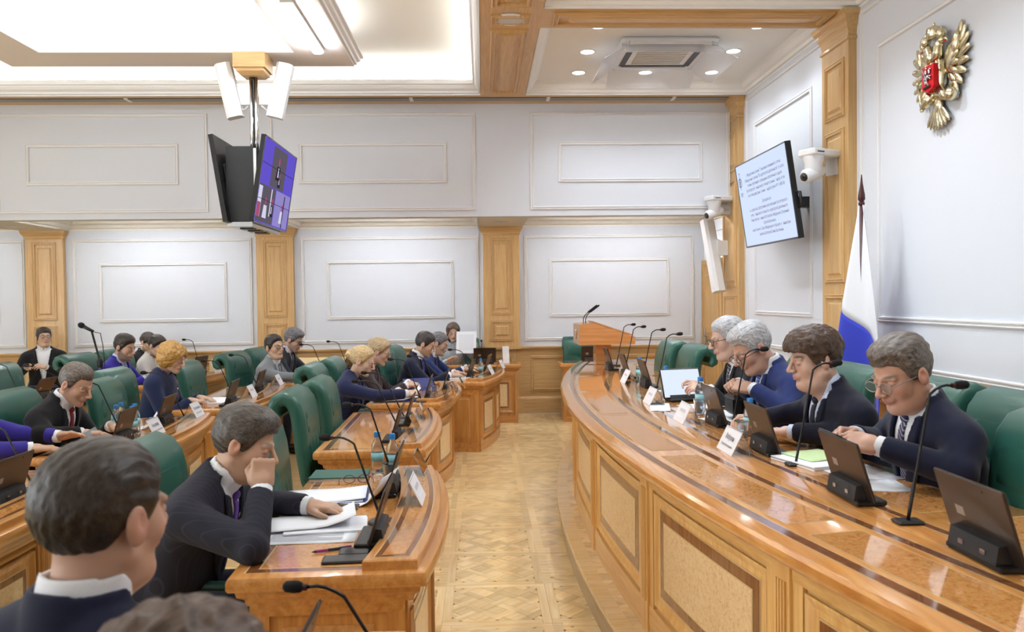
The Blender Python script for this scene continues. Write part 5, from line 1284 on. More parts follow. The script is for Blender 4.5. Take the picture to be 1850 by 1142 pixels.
    for s, Sh, E_, W_, fd, upv, po in arms:
        V, F = hand_mesh(po, .0042 if q == 1 else .0055)
        m = hand_frame(W_ + fd.normalized() * .012, fd, upv)
        V = V * f32(.94 if fem else 1.04)
        if s == 1: V = V * np.array([1, -1, 1], f32); F = F[:, ::-1]           # the left hand's thumb is on its right side
        V = apply(m, V); VV.append(V); FF.append(F + n0); c = np.tile(sk * .98, (len(V), 1)); CC.append(c); n0 += len(V)
    V = np.concatenate(VV); F = np.concatenate(FF); C_ = np.concatenate(CC); b = npmesh('body', V, F, 'skin', t)
    at = b.data.color_attributes.new('Col', 'FLOAT_COLOR', 'POINT'); at.data.foreach_set('color', np.concatenate([C_, np.ones((len(C_), 1), f32)], 1).astype(f32).ravel())
    # hair
    if hair:
        sh_ = hair.get('shadow', True); fh_ = hair_fn(hair, hair.get('seed', 1)); V, F = nets(fh_, (-.19, -.14, -.19), (.15, .14, .17), max(hh, .0042)); V = smooth_mesh(V, F, 1, .3); npmesh('hair', apply(Hm, V), F, HM[hairm], t)
    if glasses: 
        g = spectacles('spectacles', Hm @ T(gpos[0], 0, gpos[1]), glasses, t, 1.0, .115)
        m = MB()
        for s in (-1, 1):
            m.add([tuple((.0, s * (.033 + .025 * math.cos(a)), .018 * math.sin(a))) for a in [2 * PI * k / 14 for k in range(14)]], [tuple(range(14))], Hm @ T(gpos[0], 0, gpos[1]))
        m.build('lenses', 'lensg', g)
    if eyes:
        for s in (-1, 1):
            e = MB().ell((.0790, s * .0325, .0025), (.0118, .0118, .0085), 12, 8, Hm).build('eye', 'eyew', t, True)
            MB().ell((.0885, s * .0325 + look[0], .003 + look[1]), (.0028, .0052, .0052), 10, 6, Hm).build('iris', 'iris', e, True)
    if buttons:
        for k in range(4): MB().ell(tuple(Vector((.135 - .012 * k, 0, .44 - .085 * k))), (.006, .011, .011), 10, 6, Tm).build('button', 'silver', t, True)
    if pin:
        for k, c in enumerate(('flagw', 'flagb', 'flagr')): MB().box(.0, .004, -.012, .012, -.006 * k, -.006 * k + .006, Tm @ T(.138 + belly * .4, -.085 * pin, .40) @ Ry(-.35)).build('lapel_pin', c, t)
    return t
# ------------------------------------------------------------------ the people
SH = dict(kind='short', vol=.008)
ZD = (0, 0, 1)
# presidium, looking towards the audience
person((1.80, 2.86, ZP), PI, 'man in a navy suit with a striped tie and tricolour pin holding a phone', lean=.38, hipz=.525, head=(.28, .38, 0), hs=1.06, q=1, w=1.1, belly=.03, face=dict(fat=.012, nose=1, skin=(0.57, 0.33, 0.24), brow=(.10, .08, .07)), hair=dict(kind='side', vol=.010, top=.014, rec=.5, seed=3), hairm='greybrown', jacket='navy', tie='stripe', glasses=plain('grey_metal_frame', srgb(150, 146, 146), .3, metal=.6), gpos=(.104, -.004), pin=1,
       hands=(dict(w=(1.40, 2.76, 1.06), f=(-.9, .42, .15), u=(.2, -.75, .6), pose='curl', e=(1.58, 2.58, 1.00)), dict(w=(1.41, 2.98, 1.06), f=(-.9, -.42, .15), u=(.2, .75, .6), pose='curl', e=(1.60, 3.15, 1.0))))
person((1.80, 3.58, ZP), PI, 'young man with curly brown hair leaning over folded arms', lean=.44, hipz=.515, head=(.02, .16, 0), hs=1.08, q=1, w=1.2, belly=.05, face=dict(fat=.020, nose=-.5, skin=(0.61, 0.39, 0.30), brow=(.08, .05, .04)), hair=dict(kind='curly', vol=.014, front=.048, seed=5), hairm='brown', jacket='navy2', tie='navy', shirt='pale',
       hands=(dict(w=(1.40, 3.56, .975), f=(-.6, .8, -.05), u=(0, 0, 1), pose='flat', e=(1.60, 3.36, .99)), dict(w=(1.38, 3.92, .985), f=(-.9, .3, -.05), u=(0, .5, .9), pose='curl', e=(1.58, 3.86, 1.03))))
person((1.78, 4.32, ZP), PI, 'grey-haired man in a blue suit with glasses looking down', lean=.40, hipz=.545, head=(.16, .52, 0), hs=1.08, q=1, w=1.12, belly=.03, face=dict(fat=.008, nose=.5, skin=(0.57, 0.34, 0.25), brow=(.2, .17, .15)), hair=dict(kind='side', vol=.010, top=.012, rec=.3, seed=8), hairm='grey', jacket='blue', tie='bluep', glasses=plain('thin_dark_frame', srgb(70, 64, 62), .3, metal=.5), gpos=(.106, -.010),
       hands=(dict(w=(1.44, 4.20, 1.10), f=(-.7, .65, .1), u=(-.2, -.6, .7), pose='grip', e=(1.56, 4.00, 1.0)), dict(w=(1.44, 4.44, 1.10), f=(-.7, -.65, .1), u=(-.2, .6, .7), pose='grip', e=(1.58, 4.62, 1.0))))
person((1.84, 5.06, ZP), PI, 'grey-haired man in a black suit with dark-rimmed glasses', lean=.38, hipz=.525, head=(.0, .22, 0), hs=1.08, q=2, w=1.12, belly=.03, face=dict(fat=.008, nose=.5, skin=(0.61, 0.40, 0.31), brow=(.2, .17, .15)), hair=dict(kind='short', vol=.010, top=.008, rec=.2, seed=9), hairm='grey', jacket='black', tie='diag', glasses='black', gpos=(.103, 0),
       hands=(dict(w=(1.42, 4.96, 1.01), f=(-.9, .2, .15), u=(0, -.5, .8), pose='curl'), dict(w=(1.42, 5.20, 1.01), f=(-.9, -.1, .15), u=(0, .5, .8), pose='curl')))
# chin-resting man and the two blurred heads in front
person((-1.27, 2.93, 0), 0, 'man in a pinstripe suit resting his cheek on his fist', lean=.62, hipz=.50, head=(-.02, .30, -.08), hs=1.06, q=1, w=1.15, belly=.03, face=dict(fat=.006, nose=1, skin=(0.54, 0.33, 0.23), brow=(.16, .13, .11)), hair=dict(kind='side', vol=.013, top=.012, nape=-.082, seed=4), hairm='dkgrey', jacket='pin', tie='purple',
       hands=(dict(w=(-.70, 3.16, .79), e=(-.95, 3.24, .80), f=(.9, -.2, -.05), pose='flat'), dict(w=(-.785, 2.82, .935), e=(-.77, 2.64, .79), f=(.02, .22, .97), u=(.35, -.93, .2), pose='fist')))
person((-.68, 1.27, 0), 1.25, 'blurred man with dark cropped hair seen from behind in the foreground', lean=.12, hipz=.55, head=(-.12, .03, 0), hs=1.05, q=1, w=1.15, face=dict(fat=.006, skin=(0.56, 0.34, 0.25)), hair=dict(kind='short', vol=.008, top=.004, nape=-.115, temple=-.03, seed=6), hairm='dark', jacket='navy', tie='navy',
       hands=(dict(w=(-.62, 1.55, .79), pose='flat'), dict(w=(-.40, 1.25, .79), pose='flat')))
person((-.42, .74, 0), 1.0, 'person of whom only brown hair shows at the bottom edge', lean=.2, hipz=.475, head=(0, .2, 0), q=2, face=dict(), hair=dict(kind='bob', seed=11), hairm='brown', jacket='black', fem=True, w=.92,
       hands=(dict(w=(-.45, 1.15, .79), pose='flat'), dict(w=(-.25, 1.0, .79), pose='flat')))
# second row
person((-3.06, 4.50, 0), 0, 'man in a purple-blue suit cut off by the left picture edge', lean=.10, head=(0, .3, 0), q=2, w=1.1, face=dict(), hair=SH, hairm='brown', jacket='purple', tie='lblue',
       hands=(dict(w=(-2.52, 4.80, .815), f=(.9, -.1, .12), u=(0, .4, .9), pose='flat', e=(-2.80, 4.80, .84)), dict(w=(-2.56, 4.58, .785), f=(.9, .25, -.05), u=(0, 0, 1), pose='flat', e=(-2.84, 4.40, .80))))
person((-2.90, 5.08, 0), 0, 'man in a black suit with a dark red tie reading', lean=.52, head=(-.22, .46, 0), hs=1.03, q=1, w=1.08, face=dict(nose=1, skin=(0.57, 0.35, 0.25), brow=(.1, .08, .06)), hair=dict(kind='short', vol=.006, top=.010, rec=.8, seed=12), hairm='greybrown', jacket='black', tie='red',
       hands=(dict(w=(-2.42, 5.25, .80), f=(.9, -.2, -.05), pose='flat'), dict(w=(-2.48, 4.98, .80), f=(.8, .3, -.05), pose='flat', e=(-2.62, 4.80, .82))))
person((-2.76, 6.62, 0), 0, 'woman with golden curly hair in a dark blue buttoned dress', lean=.28, head=(-.18, .36, 0), q=2, w=.9, fem=True, face=dict(skin=(0.61, 0.40, 0.30), lip=(.5, .14, .14), brow=(.2, .13, .08)), hair=dict(kind='bob', seed=13), hairm='ginger', jacket='dress', lapel=False, round_neck=True, buttons=True, fit=.010,
       hands=(dict(w=(-2.40, 6.82, .79), f=(.9, -.2, -.1), pose='flat'), dict(w=(-2.40, 6.60, .795), f=(.9, .25, -.12), pose='curl')))
person((-2.44, 8.62, 0), -.1, 'man in a grey suit with glasses turning his face to the camera', lean=.38, hipz=.45, head=(-.55, -.04, .05), hs=1.05, q=2, w=1.1, face=dict(nose=1, fat=.004, skin=(0.59, 0.39, 0.27), brow=(.05, .04, .03)), hair=dict(kind='short', vol=.008, top=.010, seed=14), hairm='dark', jacket='grey', tie='grey', glasses='dark', eyes=True, look=(-.002, 0),
       hands=(dict(w=(-1.98, 8.72, .79), f=(.9, .0, -.05), pose='flat'), dict(w=(-1.92, 8.50, .79), f=(.95, .1, -.05), pose='flat', e=(-2.16, 8.42, .81))))
person((-2.42, 9.28, 0), -.1, 'man in a charcoal suit with glasses bending over papers', lean=.30, head=(-.12, .40, 0), hs=1.05, q=2, w=1.08, face=dict(skin=(0.54, 0.34, 0.25), beard=.3), hair=dict(kind='side', vol=.010, top=.012, seed=15), hairm='salt', jacket='char', tie='navy', shirt='pink', glasses='black',
       hands=(dict(w=(-1.86, 9.38, .79), f=(.9, -.1, -.05), pose='flat'), dict(w=(-1.96, 9.14, .80), f=(.9, .1, -.1), pose='curl')))
# first row beyond the bare desk
person((-1.32, 6.86, 0), 0, 'blonde woman with a bun in a navy jacket writing', lean=.40, hipz=.45, head=(-.12, .34, 0), q=1, w=.94, fem=True, face=dict(skin=(0.62, 0.42, 0.31), lip=(.52, .16, .15), brow=(.25, .17, .11)), hair=dict(kind='bun', vol=.012, bun=(-.122, 0, .02), bunr=(.040, .046, .044), seed=16), hairm='blonde', jacket='indigo', vneck=(.26, .05),
       hands=(dict(w=(-.74, 6.98, .80), f=(.9, -.3, -.1), pose='curl'), dict(w=(-.66, 6.78, .80), f=(.9, .3, .05), u=(.1, -.5, .8), pose='curl', e=(-.90, 6.66, .80))))
person((-1.24, 7.60, 0), 0, 'blonde woman with glasses and pinned-up hair in a brown jacket', lean=.34, hipz=.47, head=(-.05, .36, 0), q=2, w=.94, fem=True, face=dict(skin=(0.61, 0.40, 0.30), lip=(.5, .16, .15), brow=(.25, .17, .11)), hair=dict(kind='bun', vol=.016, bun=(-.105, 0, .06), bunr=(.03, .036, .034), seed=17), hairm='ash', jacket='brown', vneck=(.26, .05), glasses=plain('gold_frame', srgb(150, 120, 90), .3, metal=.6),
       hands=(dict(w=(-.72, 7.66, .80), f=(.9, -.3, -.1), pose='curl'), dict(w=(-.72, 7.46, .80), f=(.9, .3, -.05), pose='curl')))
person((-.90, 8.66, 0), -.15, 'young man with short dark hair in a navy suit and violet tie', lean=.37, hipz=.475, head=(.05, .36, 0), hs=1.05, q=2, w=1.08, face=dict(nose=1, skin=(0.59, 0.39, 0.28), beard=.25), hair=dict(kind='short', vol=.006, top=.014, nape=-.06, seed=18), hairm='fade', jacket='navy', tie='violet',
       hands=(dict(w=(-.32, 8.78, .79), f=(.9, -.2, -.05), pose='flat'), dict(w=(-.36, 8.50, .79), f=(.9, .2, -.05), pose='flat')))
person((-.80, 9.34, 0), -.15, 'man with greying hair in a blue suit leaning on his forearms', lean=.40, hipz=.45, head=(.0, .34, 0), hs=1.05, q=2, w=1.1, face=dict(fat=.006, skin=(0.57, 0.38, 0.27)), hair=dict(kind='short', vol=.007, top=.008, seed=19), hairm='salt', jacket='blue', tie='navy',
       hands=(dict(w=(-.20, 9.42, .79), f=(.9, -.2, -.05), pose='flat'), dict(w=(-.24, 9.18, .79), f=(.9, .2, -.05), pose='flat')))
# third row and the wall
person((-4.08, 8.66, 0), 0, 'bearded man in a royal blue suit with a light blue tie', lean=.36, hipz=.475, head=(-.25, .26, 0), hs=1.08, q=2, w=1.2, belly=.03, face=dict(fat=.010, skin=(0.56, 0.35, 0.25), beard=.75, beardc=(.12, .09, .08)), hair=dict(kind='short', vol=.009, top=.014, seed=20), hairm='dark', jacket='royal', tie='lblue', shirt='pale',
       hands=(dict(w=(-3.58, 8.80, .79), f=(.9, -.2, -.05), pose='flat'), dict(w=(-3.56, 8.52, .80), f=(.9, .2, -.05), pose='curl')))
person((-3.98, 9.34, 0), 0, 'dark-haired woman in a white jacket writing', lean=.30, hipz=.46, head=(-.40, .40, 0), q=3, w=.92, fem=True, face=dict(skin=(0.61, 0.41, 0.31)), hair=dict(kind='bun', vol=.010, seed=21), hairm='dark', jacket='white', vneck=(.24, .05),
       hands=(dict(w=(-3.62, 9.45, .79), f=(.9, -.2, -.05), pose='flat'), dict(w=(-3.58, 9.22, .80), f=(.9, .25, -.08), pose='curl')))
person((-4.48, 10.58, 0), -.3, 'woman in black on the wall bench behind the woman in white', lean=.14, hipz=.42, head=(-.2, .3, 0), q=3, w=.9, fem=True, face=dict(skin=(0.57, 0.39, 0.28)), hair=dict(kind='bun', vol=.010, seed=22), hairm='dark', jacket='black', vneck=(.3, .04), glasses='black',
       hands=(dict(w=(-4.16, 10.66, .93), pose='curl'), dict(w=(-4.16, 10.46, .80), pose='flat')))
person((-5.70, 10.56, 0), -1.15, 'man in a black suit holding a phone on the wall bench', lean=.06, hipz=.47, head=(.28, -.12, 0), hs=1.03, q=2, w=1.08, face=dict(fat=.006, skin=(0.59, 0.39, 0.28), brow=(.04, .03, .03)), hair=dict(kind='short', vol=.010, top=.010, front=.05, seed=23), hairm='dark', jacket='black', vneck=(.06, .085), glasses=plain('red_brown_frame', srgb(110, 60, 60), .3), eyes=True, look=(.002, .001),
       hands=(dict(w=(-5.54, 10.30, .80), f=(-.4, -.85, .2), u=(.6, -.2, .7), pose='curl'), dict(w=(-5.76, 10.28, .80), f=(.5, -.8, .2), u=(-.6, -.2, .7), pose='curl')))
person((-.40, 10.66, 0), -PI / 2, 'woman holding a sheet of paper before her face by the far wall', lean=.16, hipz=.50, head=(.1, .25, 0), q=3, w=.9, fem=True, face=dict(skin=(0.61, 0.41, 0.31)), hair=dict(kind='long', seed=24), hairm='brown', jacket=plain('speckled_cloth', srgb(150, 160, 168), .8, var=.9, bscale=60), lapel=False, round_neck=True,
       hands=(dict(w=(-.13, 10.40, .92), f=(.1, -.2, .9), u=(.3, -.9, 0), pose='curl'), dict(w=(-.45, 10.36, .80), pose='flat')))
t = empty('paper_sheet', (-.22, 10.36, .98), -.1, 'large sheet held up in front of the woman by the far wall', 'paper'); MB().box(-.13, .13, -.001, .001, -.09, .20, Rx(-.25)).build('sheet', 'paper', t); MB().box(-.10, .10, -.0016, -.001, -.05, .16, Rx(-.25)).build('printed_block', plain('faint_print_block', srgb(226, 228, 234), .8), t)
# things held
t = empty('mobile_phone', (1.285, 2.87, 1.075), PI / 2, 'dark phone in the hands of the presidium man with the pin', 'phone', 'mobile phones'); MB().rbox(-.075, .075, -.036, .036, 0, .010, .003, Rx(.5)).build('case', 'black', t); MB().box(-.07, .07, -.032, .032, .010, .0106, Rx(.5)).build('screen', 'blackg', t)
t = empty('mobile_phone', (-5.68, 10.20, .83), .3, 'phone in the hands of the man on the wall bench', 'phone', 'mobile phones'); MB().rbox(-.075, .075, -.036, .036, 0, .010, .003, Rx(.6)).build('case', 'black', t); MB().box(-.07, .07, -.032, .032, .010, .0106, Rx(.6)).build('screen', 'blackg', t)
t = empty('glasses_case', (1.375, 4.32, 1.0), 0, 'black case in the hands of the man in blue', 'case'); MB().rbox(-.03, .03, -.085, .085, -.05, .06, .014).build('body', 'black', t); MB().rbox(-.032, .032, -.087, .087, .035, .045, .004).build('seam', 'dark', t)
pen(-.575, 6.86, .83, 1.0, 'pen held upright by the blonde woman in navy', 'steel').rotation_euler = (0, -1.1, .3)
pen(-3.50, 9.28, .84, 1.0, 'dark pen of the woman in white', 'black').rotation_euler = (0, -.8, .3)
# ================================================================== wall and ceiling equipment
def basis(o, r, u):
    r = Vector(r).normalized(); u = Vector(u).normalized(); n = r.cross(u)
    return Matrix(((r.x, u.x, n.x, o[0]), (r.y, u.y, n.y, o[1]), (r.z, u.z, n.z, o[2]), (0, 0, 0, 1)))
# ---- wall screen with the agenda text
t = empty('wall_screen', (2.68, 7.475, 2.507), 0, 'large wall screen showing lines of agenda text', 'screen')
B = basis((0, 0, 0), (0, -1, 0), (-.142, 0, .99)); Wd, Ht = 1.36, .845
MB().box(-Wd / 2, Wd / 2, -Ht / 2, Ht / 2, -.045, 0, B).build('casing', 'black', t)
for a, b, c, d in ((-Wd / 2, Wd / 2, Ht / 2 - .012, Ht / 2), (-Wd / 2, Wd / 2, -Ht / 2, -Ht / 2 + .016), (-Wd / 2, -Wd / 2 + .012, -Ht / 2, Ht / 2), (Wd / 2 - .012, Wd / 2, -Ht / 2, Ht / 2)): MB().box(a, b, c, d, 0, .006, B).build('bezel', 'blackg', t)
scr = MB().box(-Wd / 2 + .012, Wd / 2 - .012, -Ht / 2 + .016, Ht / 2 - .012, 0, .002, B).build('display', 'screen', t)
LN = [('2. Федеральном законе "О внесении изменений в статью', .285, 'inkb', .8), ('5 Федерального закона "Об аудиторской деятельности" (в части', .235, 'inkb', .8), ('отмены требований о проведении обязательного аудита', .185, 'ink', .8), ('бухгалтерской (финансовой) отчетности личных фондов, в том', .135, 'ink', .8), ('числе международных личных фондов) (проект № 1138053-8)', .085, 'ink', .8),
      ('Докладчик (и):', -.005, 'ink', .8), ('и.о. директора Департамента регулирования бухгалтерского', -.062, 'inkp', .8), ('учета, финансовой отчетности и аудиторской деятельности', -.112, 'inkp', .8), ('Министерства финансов Российской Федерации Соломяный', -.162, 'inkp', .8), ('Сергей Васильевич;', -.212, 'inkp', .8), ('член Комитета Совета Федерации по бюджету и финансовым', -.262, 'inkp', .8), ('рынкам Дмитриева Елена Васильевна', -.312, 'inkp', .8)]
for tx, yy, mm, k in LN: text_mesh('agenda_line', tx, .042, mm, scr, B @ T(.06, yy, .0025), font_scale_x=.78)
lg = MB()
for s in (-1, 1): lg.tube([(s * .018 + .024 * math.cos(a), .18 + .042 * math.sin(a), .003) for a in [2 * PI * k / 14 for k in range(15)]], .0025, 5, B @ T(-.59, .06, 0))
lg.tube([(0, .11, .003), (0, .25, .003)], .002, 5, B @ T(-.59, .06, 0)).build('corner_logo', 'ink', scr)
MB().box(-.62, -.55, .13, .135, .002, .003, B).box(-.62, -.55, .115, .12, .002, .003, B).box(-.61, -.56, .10, .105, .002, .003, B).build('logo_lines', 'ink', scr)
MB().ell((-.59, .33, .003), (.008, .014, .002), 8, 5, B).build('logo_crest', 'greenbook', scr)
MB().box(-.3, .3, -.2, .2, -.075, -.045, B).build('wall_plate', 'black', t)
MB().box(.06, .43, -.05, .05, -.08, .02).build('wall_arm', 'dark', t)
MB().tube([(Wd / 2 - .03, -.02, -.03), (Wd / 2 + .03, -.03, -.05), (Wd / 2 + .035, -.14, -.05), (Wd / 2 - .03, -.17, -.03)], .014, 8, B).build('handle', 'black', t, True)
# ---- twin screens hanging from the ceiling ring
t = empty('hanging_screens', (-2.16, 7.75, 3.94), 0, 'pair of screens hanging back to back from a chrome ceiling pole', 'screen')
MB().box(-.15, .15, -.15, .15, -.14, 0).build('ceiling_box', 'oakx', t)
MB().loft([[(-.13, -.13, -.14), (.13, -.13, -.14), (.13, .13, -.14), (-.13, .13, -.14)], [(-.13, -.13, -.17), (.13, -.13, -.17), (.13, .13, -.17), (-.13, .13, -.17)], [(-.09, -.09, -.20), (.09, -.09, -.20), (.09, .09, -.20), (-.09, .09, -.20)]], True, True).build('ceiling_collar', 'oakx', t)
for dx in (-.021, .021): MB().tube([(dx, 0, -.2), (dx, 0, -1.3)], .019, 12).build('pole', 'steel', t, True)
MB().tube([(0, -.012, -.2), (0, -.012, -1.3)], .006, 6).build('cable', 'black', t)
W2, H2 = 1.20, .79
def hung(cx, rgt, upv, nm, lit):
    Bh = basis((cx, .09, -1.235), rgt, upv)
    p = MB().box(-W2 / 2, W2 / 2, -H2 / 2, H2 / 2, -.035, 0, Bh).build(nm, 'black', t)
    MB().rbox(-W2 / 2 + .12, W2 / 2 - .12, -H2 / 2 + .05, H2 / 2 - .25, -.075, -.035, .015, Bh).build('back_cover', 'dark', p)
    for a, b, c, d in ((-W2 / 2, W2 / 2, H2 / 2 - .012, H2 / 2), (-W2 / 2, W2 / 2, -H2 / 2, -H2 / 2 + .014), (-W2 / 2, -W2 / 2 + .012, -H2 / 2, H2 / 2), (W2 / 2 - .012, W2 / 2, -H2 / 2, H2 / 2)): MB().box(a, b, c, d, 0, .006, Bh).build('bezel', 'blackg', p)
    sc_ = MB().box(-W2 / 2 + .012, W2 / 2 - .012, -H2 / 2 + .014, H2 / 2 - .012, 0, .002, Bh).build('display', 'scr_v', p)
    if lit:
        def pic(a, b, c, d, mat, z=.003): MB().box(a, b, c, d, z - .001, z, Bh).build('picture_block', mat, sc_)
        pic(-.25, .25, -.02, .36, 'scr_g'); pic(-.56, .0, -.37, -.03, 'scr_g'); pic(.02, .57, -.37, -.03, 'scr_l'); pic(-.56, -.45, -.33, -.05, 'scr_w', .004); pic(-.56, -.46, -.33, -.2, 'scr_r', .005)
        # speakers on the call: dark suit, pale shirt front, face
        for x0, y0, k in ((-.02, .06, 1.1), (.05, -.0, .7), (-.3, -.33, 1.0), (.30, -.33, 1.0), (-.08, -.3, .9)):
            m = MB(); m.add([(x0 - .07 * k, y0, .0045), (x0 + .07 * k, y0, .0045), (x0 + .05 * k, y0 + .12 * k, .0045), (x0 - .05 * k, y0 + .12 * k, .0045)], [(0, 1, 2, 3)], Bh); m.build('picture_figure', 'scr_w' if k == 1 else 'scr_d', sc_)
            MB().ell((x0, y0 + .16 * k, .0045), (.025 * k, .035 * k, .0008), 10, 4, Bh).build('picture_face', 'scr_r', sc_)
            m = MB(); m.add([(x0 - .018 * k, y0 + .03, .0052), (x0 + .018 * k, y0 + .03, .0052), (x0 + .012 * k, y0 + .11 * k, .0052), (x0 - .012 * k, y0 + .11 * k, .0052)], [(0, 1, 2, 3)], Bh); m.build('picture_shirt', 'scr_w', sc_)
        pic(-.15, -.12, -.30, -.04, 'scr_w', .0048); pic(.33, .36, -.37, -.05, 'scr_d', .0048); pic(-.57, .57, .158, .163, 'scr_d', .0058); pic(-.57, .57, -.168, -.163, 'scr_d', .0058)
    return p
hung(.175, (0, 1, 0), (.162, 0, .987), 'screen_panel', True)
hung(-.205, (0, -1, 0), (-.15, 0, .989), 'screen_panel', False)
MB().box(-.15, .10, -.40, .45, -1.62, -.93).build('mount_cabinet', 'dark', t)
MB().box(-.13, .09, -.44, .55, -1.66, -1.62).build('mount_base', 'steel', t)
for k in range(3): MB().box(-.08, .04, -.25 + k * .24, -.14 + k * .24, -1.668, -1.66).build('base_slot', 'black', t)
MB().box(.10, .125, -.41, -.38, -1.3, -.95).build('mount_rail', 'steel', t)
def column_speaker(org, mx, label, sg):
    s = empty('column_speaker', org, 0, label, 'speaker', 'white column loudspeakers'); m = MB()
    prof = [(-.075, -.055), (.075, -.055), (.075, .03), (.045, .06), (-.045, .06), (-.075, .03)]
    m.loft([[(x, -y, z) for x, y in prof] for z in (-.26, .26)], True, True, mx).build('cabinet', 'white', s)
    m = MB(); m.loft([[(x, -y, z) for x, y in ((.077, -.05), (.078, -.05), (.078, .028), (.077, .028))] for z in (-.25, .25)], True, True, mx).build('grille', plain('pale_grille', srgb(214, 216, 220), .6), s)
    if sg:
        MB().box(min(sg * .05, sg * .20), max(sg * .05, sg * .20), -.008, .008, -.13, .07).build('bracket', 'white', s)
        MB().tube([(sg * .06, 0, -.12), (sg * .12, 0, -.19), (sg * .18, 0, -.14)], .006, 6).build('cable_loop', 'white', s, True)
        MB().tube([(sg * .05, 0, .06), (sg * .12, 0, .03), (sg * .13, 0, -.08), (sg * .06, 0, -.14)], .012, 6).build('clamp', 'white', s, True)
    return s
column_speaker((-2.39, 7.75, 3.61), Ry(-.22), 'white column speaker left of the chrome ceiling pole', 1)
column_speaker((-1.91, 7.75, 3.61), Ry(.22), 'white column speaker right of the chrome ceiling pole', -1)
cs = column_speaker((2.86, 9.77, 2.10), Rz(.3) @ Ry(.0) @ Rx(-.28) @ Matrix.Diagonal((1, 1, 1.8, 1)), 'tall white column speaker tilted out from the right wall', 0)
MB().box(.04, .25, -.05, .05, .0, .18).build('bracket', 'white', cs); MB().tube([(.05, 0, .2), (.10, 0, .1), (.05, 0, -.02)], .012, 6).build('clamp', 'white', cs, True)
# ---- surveillance cameras
def cctv(x, y, z, rz, label):
    s = empty('security_camera', (x, y, z), rz, label, 'camera', 'white dome cameras on pillars')     # local -x points away from the wall
    MB().box(-.02, .0, -.07, .07, -.14, .05).build('wall_plate', 'white', s); MB().rbox(-.34, 0, -.09, .09, .0, .06, .012).build('arm_housing', 'white', s)
    MB().box(-.30, -.22, -.0915, -.09, .025, .035).build('status_slot', 'black', s)
    MB().lathe([(.085, 0), (.085, -.03), (.075, -.05), (.072, -.12), (.05, -.15), (.0, -.16)], 18, T(-.25, 0, 0)).build('yoke', 'white', s, True, .8)
    h = MB().tube([(-.14, 0, -.10), (-.20, 0, -.12), (-.34, 0, -.17), (-.36, 0, -.178)], [.04, .06, .058, .045], 14).build('camera_head', 'white', s, True, .8)
    MB().tube([(-.358, 0, -.1775), (-.37, 0, -.182)], [.038, .032], 14).build('lens', 'blackg', h, True); return s
cctv(3.02, 6.74, 2.76, .45, 'dome camera on the oak pillar right of the wall screen')
cctv(3.04, 9.62, 2.74, .35, 'dome camera on the oak pillar left of the wall screen')
# ---- lectern
t = empty('lectern', (1.34, 8.76, ZP), 0, 'wooden lectern with a sloping box top and slim column', 'lectern')
z0 = -ZP
m = MB(); pr = [(-.31, 1.09), (-.31, 1.31), (-.16, 1.325), (.29, 1.17), (.29, 1.09)]
m.loft([[(x, -.28, z + z0) for x, z in pr], [(x, .28, z + z0) for x, z in pr]], True, True).build('box_top', 'lectern', t)
m = MB(); pr2 = [(-.15, 1.33), (.27, 1.185), (.27, 1.20), (-.15, 1.345)]
m.loft([[(x, -.25, z + z0 - .004) for x, z in pr2], [(x, .25, z + z0 - .004) for x, z in pr2]], True, True).build('reading_board', 'lectern', t)
MB().box(-.11, .06, -.10, .10, 0, 1.09 + z0).build('column', 'lectern', t); MB().rbox(-.28, .25, -.26, .26, 0, .04, .008).build('foot', 'lectern', t)
e = MB(); e.ell((-.313, 0, 1.21 + z0), (.006, .03, .04), 10, 8).ell((-.314, -.04, 1.225 + z0), (.005, .022, .03), 8, 6).ell((-.314, .04, 1.225 + z0), (.005, .022, .03), 8, 6).ell((-.314, 0, 1.16 + z0), (.005, .014, .02), 8, 6); e.build('gilt_emblem', 'gold', t, True)
for k, dx in enumerate((-.235, -.20)):
    y = -.04 + k * .08; g = MB().tube([(dx, y, 1.32 + z0), (dx, y, 1.36 + z0), (dx + .015, y, 1.40 + z0), (dx + .05, y, 1.435 + z0)], .005, 8).build('microphone_stem', 'black', t, True)
    MB().tube([(dx + .05, y, 1.435 + z0), (dx + .06, y, 1.443 + z0), (dx + .15, y, 1.51 + z0), (dx + .155, y, 1.513 + z0)], [.006, .010, .010, .004], 8).build('microphone_head', 'foam', g, True)
# ---- flag
t = empty('flag', (2.80, 5.79, ZP), 0, 'white blue and red flag draped from a dark wooden pole', 'flag')
MB().tube([(0, 0, 0), (0, 0, 2.11)], .016, 10).build('pole', 'pole', t, True)
MB().lathe([(.016, 2.10), (.022, 2.11), (.022, 2.125), (.015, 2.13), (.026, 2.15), (.024, 2.18), (.010, 2.26), (.003, 2.33)], 12).build('finial', 'pole', t, True, .8)
MB().lathe([(.15, 0), (.15, .02), (.05, .05), (.03, .12), (.016, .13)], 16).build('base', 'pole', t, True, .7)
def flag_pt(u, z):
    k = (2.28 - z); yl = 5.79 + .375 * min(k, 1.2) + .02; yr = 5.785 - .21 * min(k, 1.25) - .01; a = .02 + .10 * min(1, k / 1.0)
    y = yl + (yr - yl) * u; x = a * .55 * math.sin(u * 9.0 + .5) + .02 * math.sin(u * 17 + z * 2) * min(1, k) - .05 * math.sin(PI * u) * min(1, k)
    return (x, y - 5.79, z - ZP)
def flag_band(ztop, zbot, mat):
    N_, K_ = 40, 16; V = []; F = []
    for i in range(N_ + 1):
        u = i / N_
        for j in range(K_ + 1): V.append(flag_pt(u, ztop(u) + (zbot(u) - ztop(u)) * j / K_))
    for i in range(N_):
        for j in range(K_): a = i * (K_ + 1) + j; F.append((a, a + K_ + 1, a + K_ + 2, a + 1))
    o = MB().add(V, F).build('flag_band', mat, t, True); s_ = o.modifiers.new('thickness', 'SOLIDIFY'); s_.thickness = .003
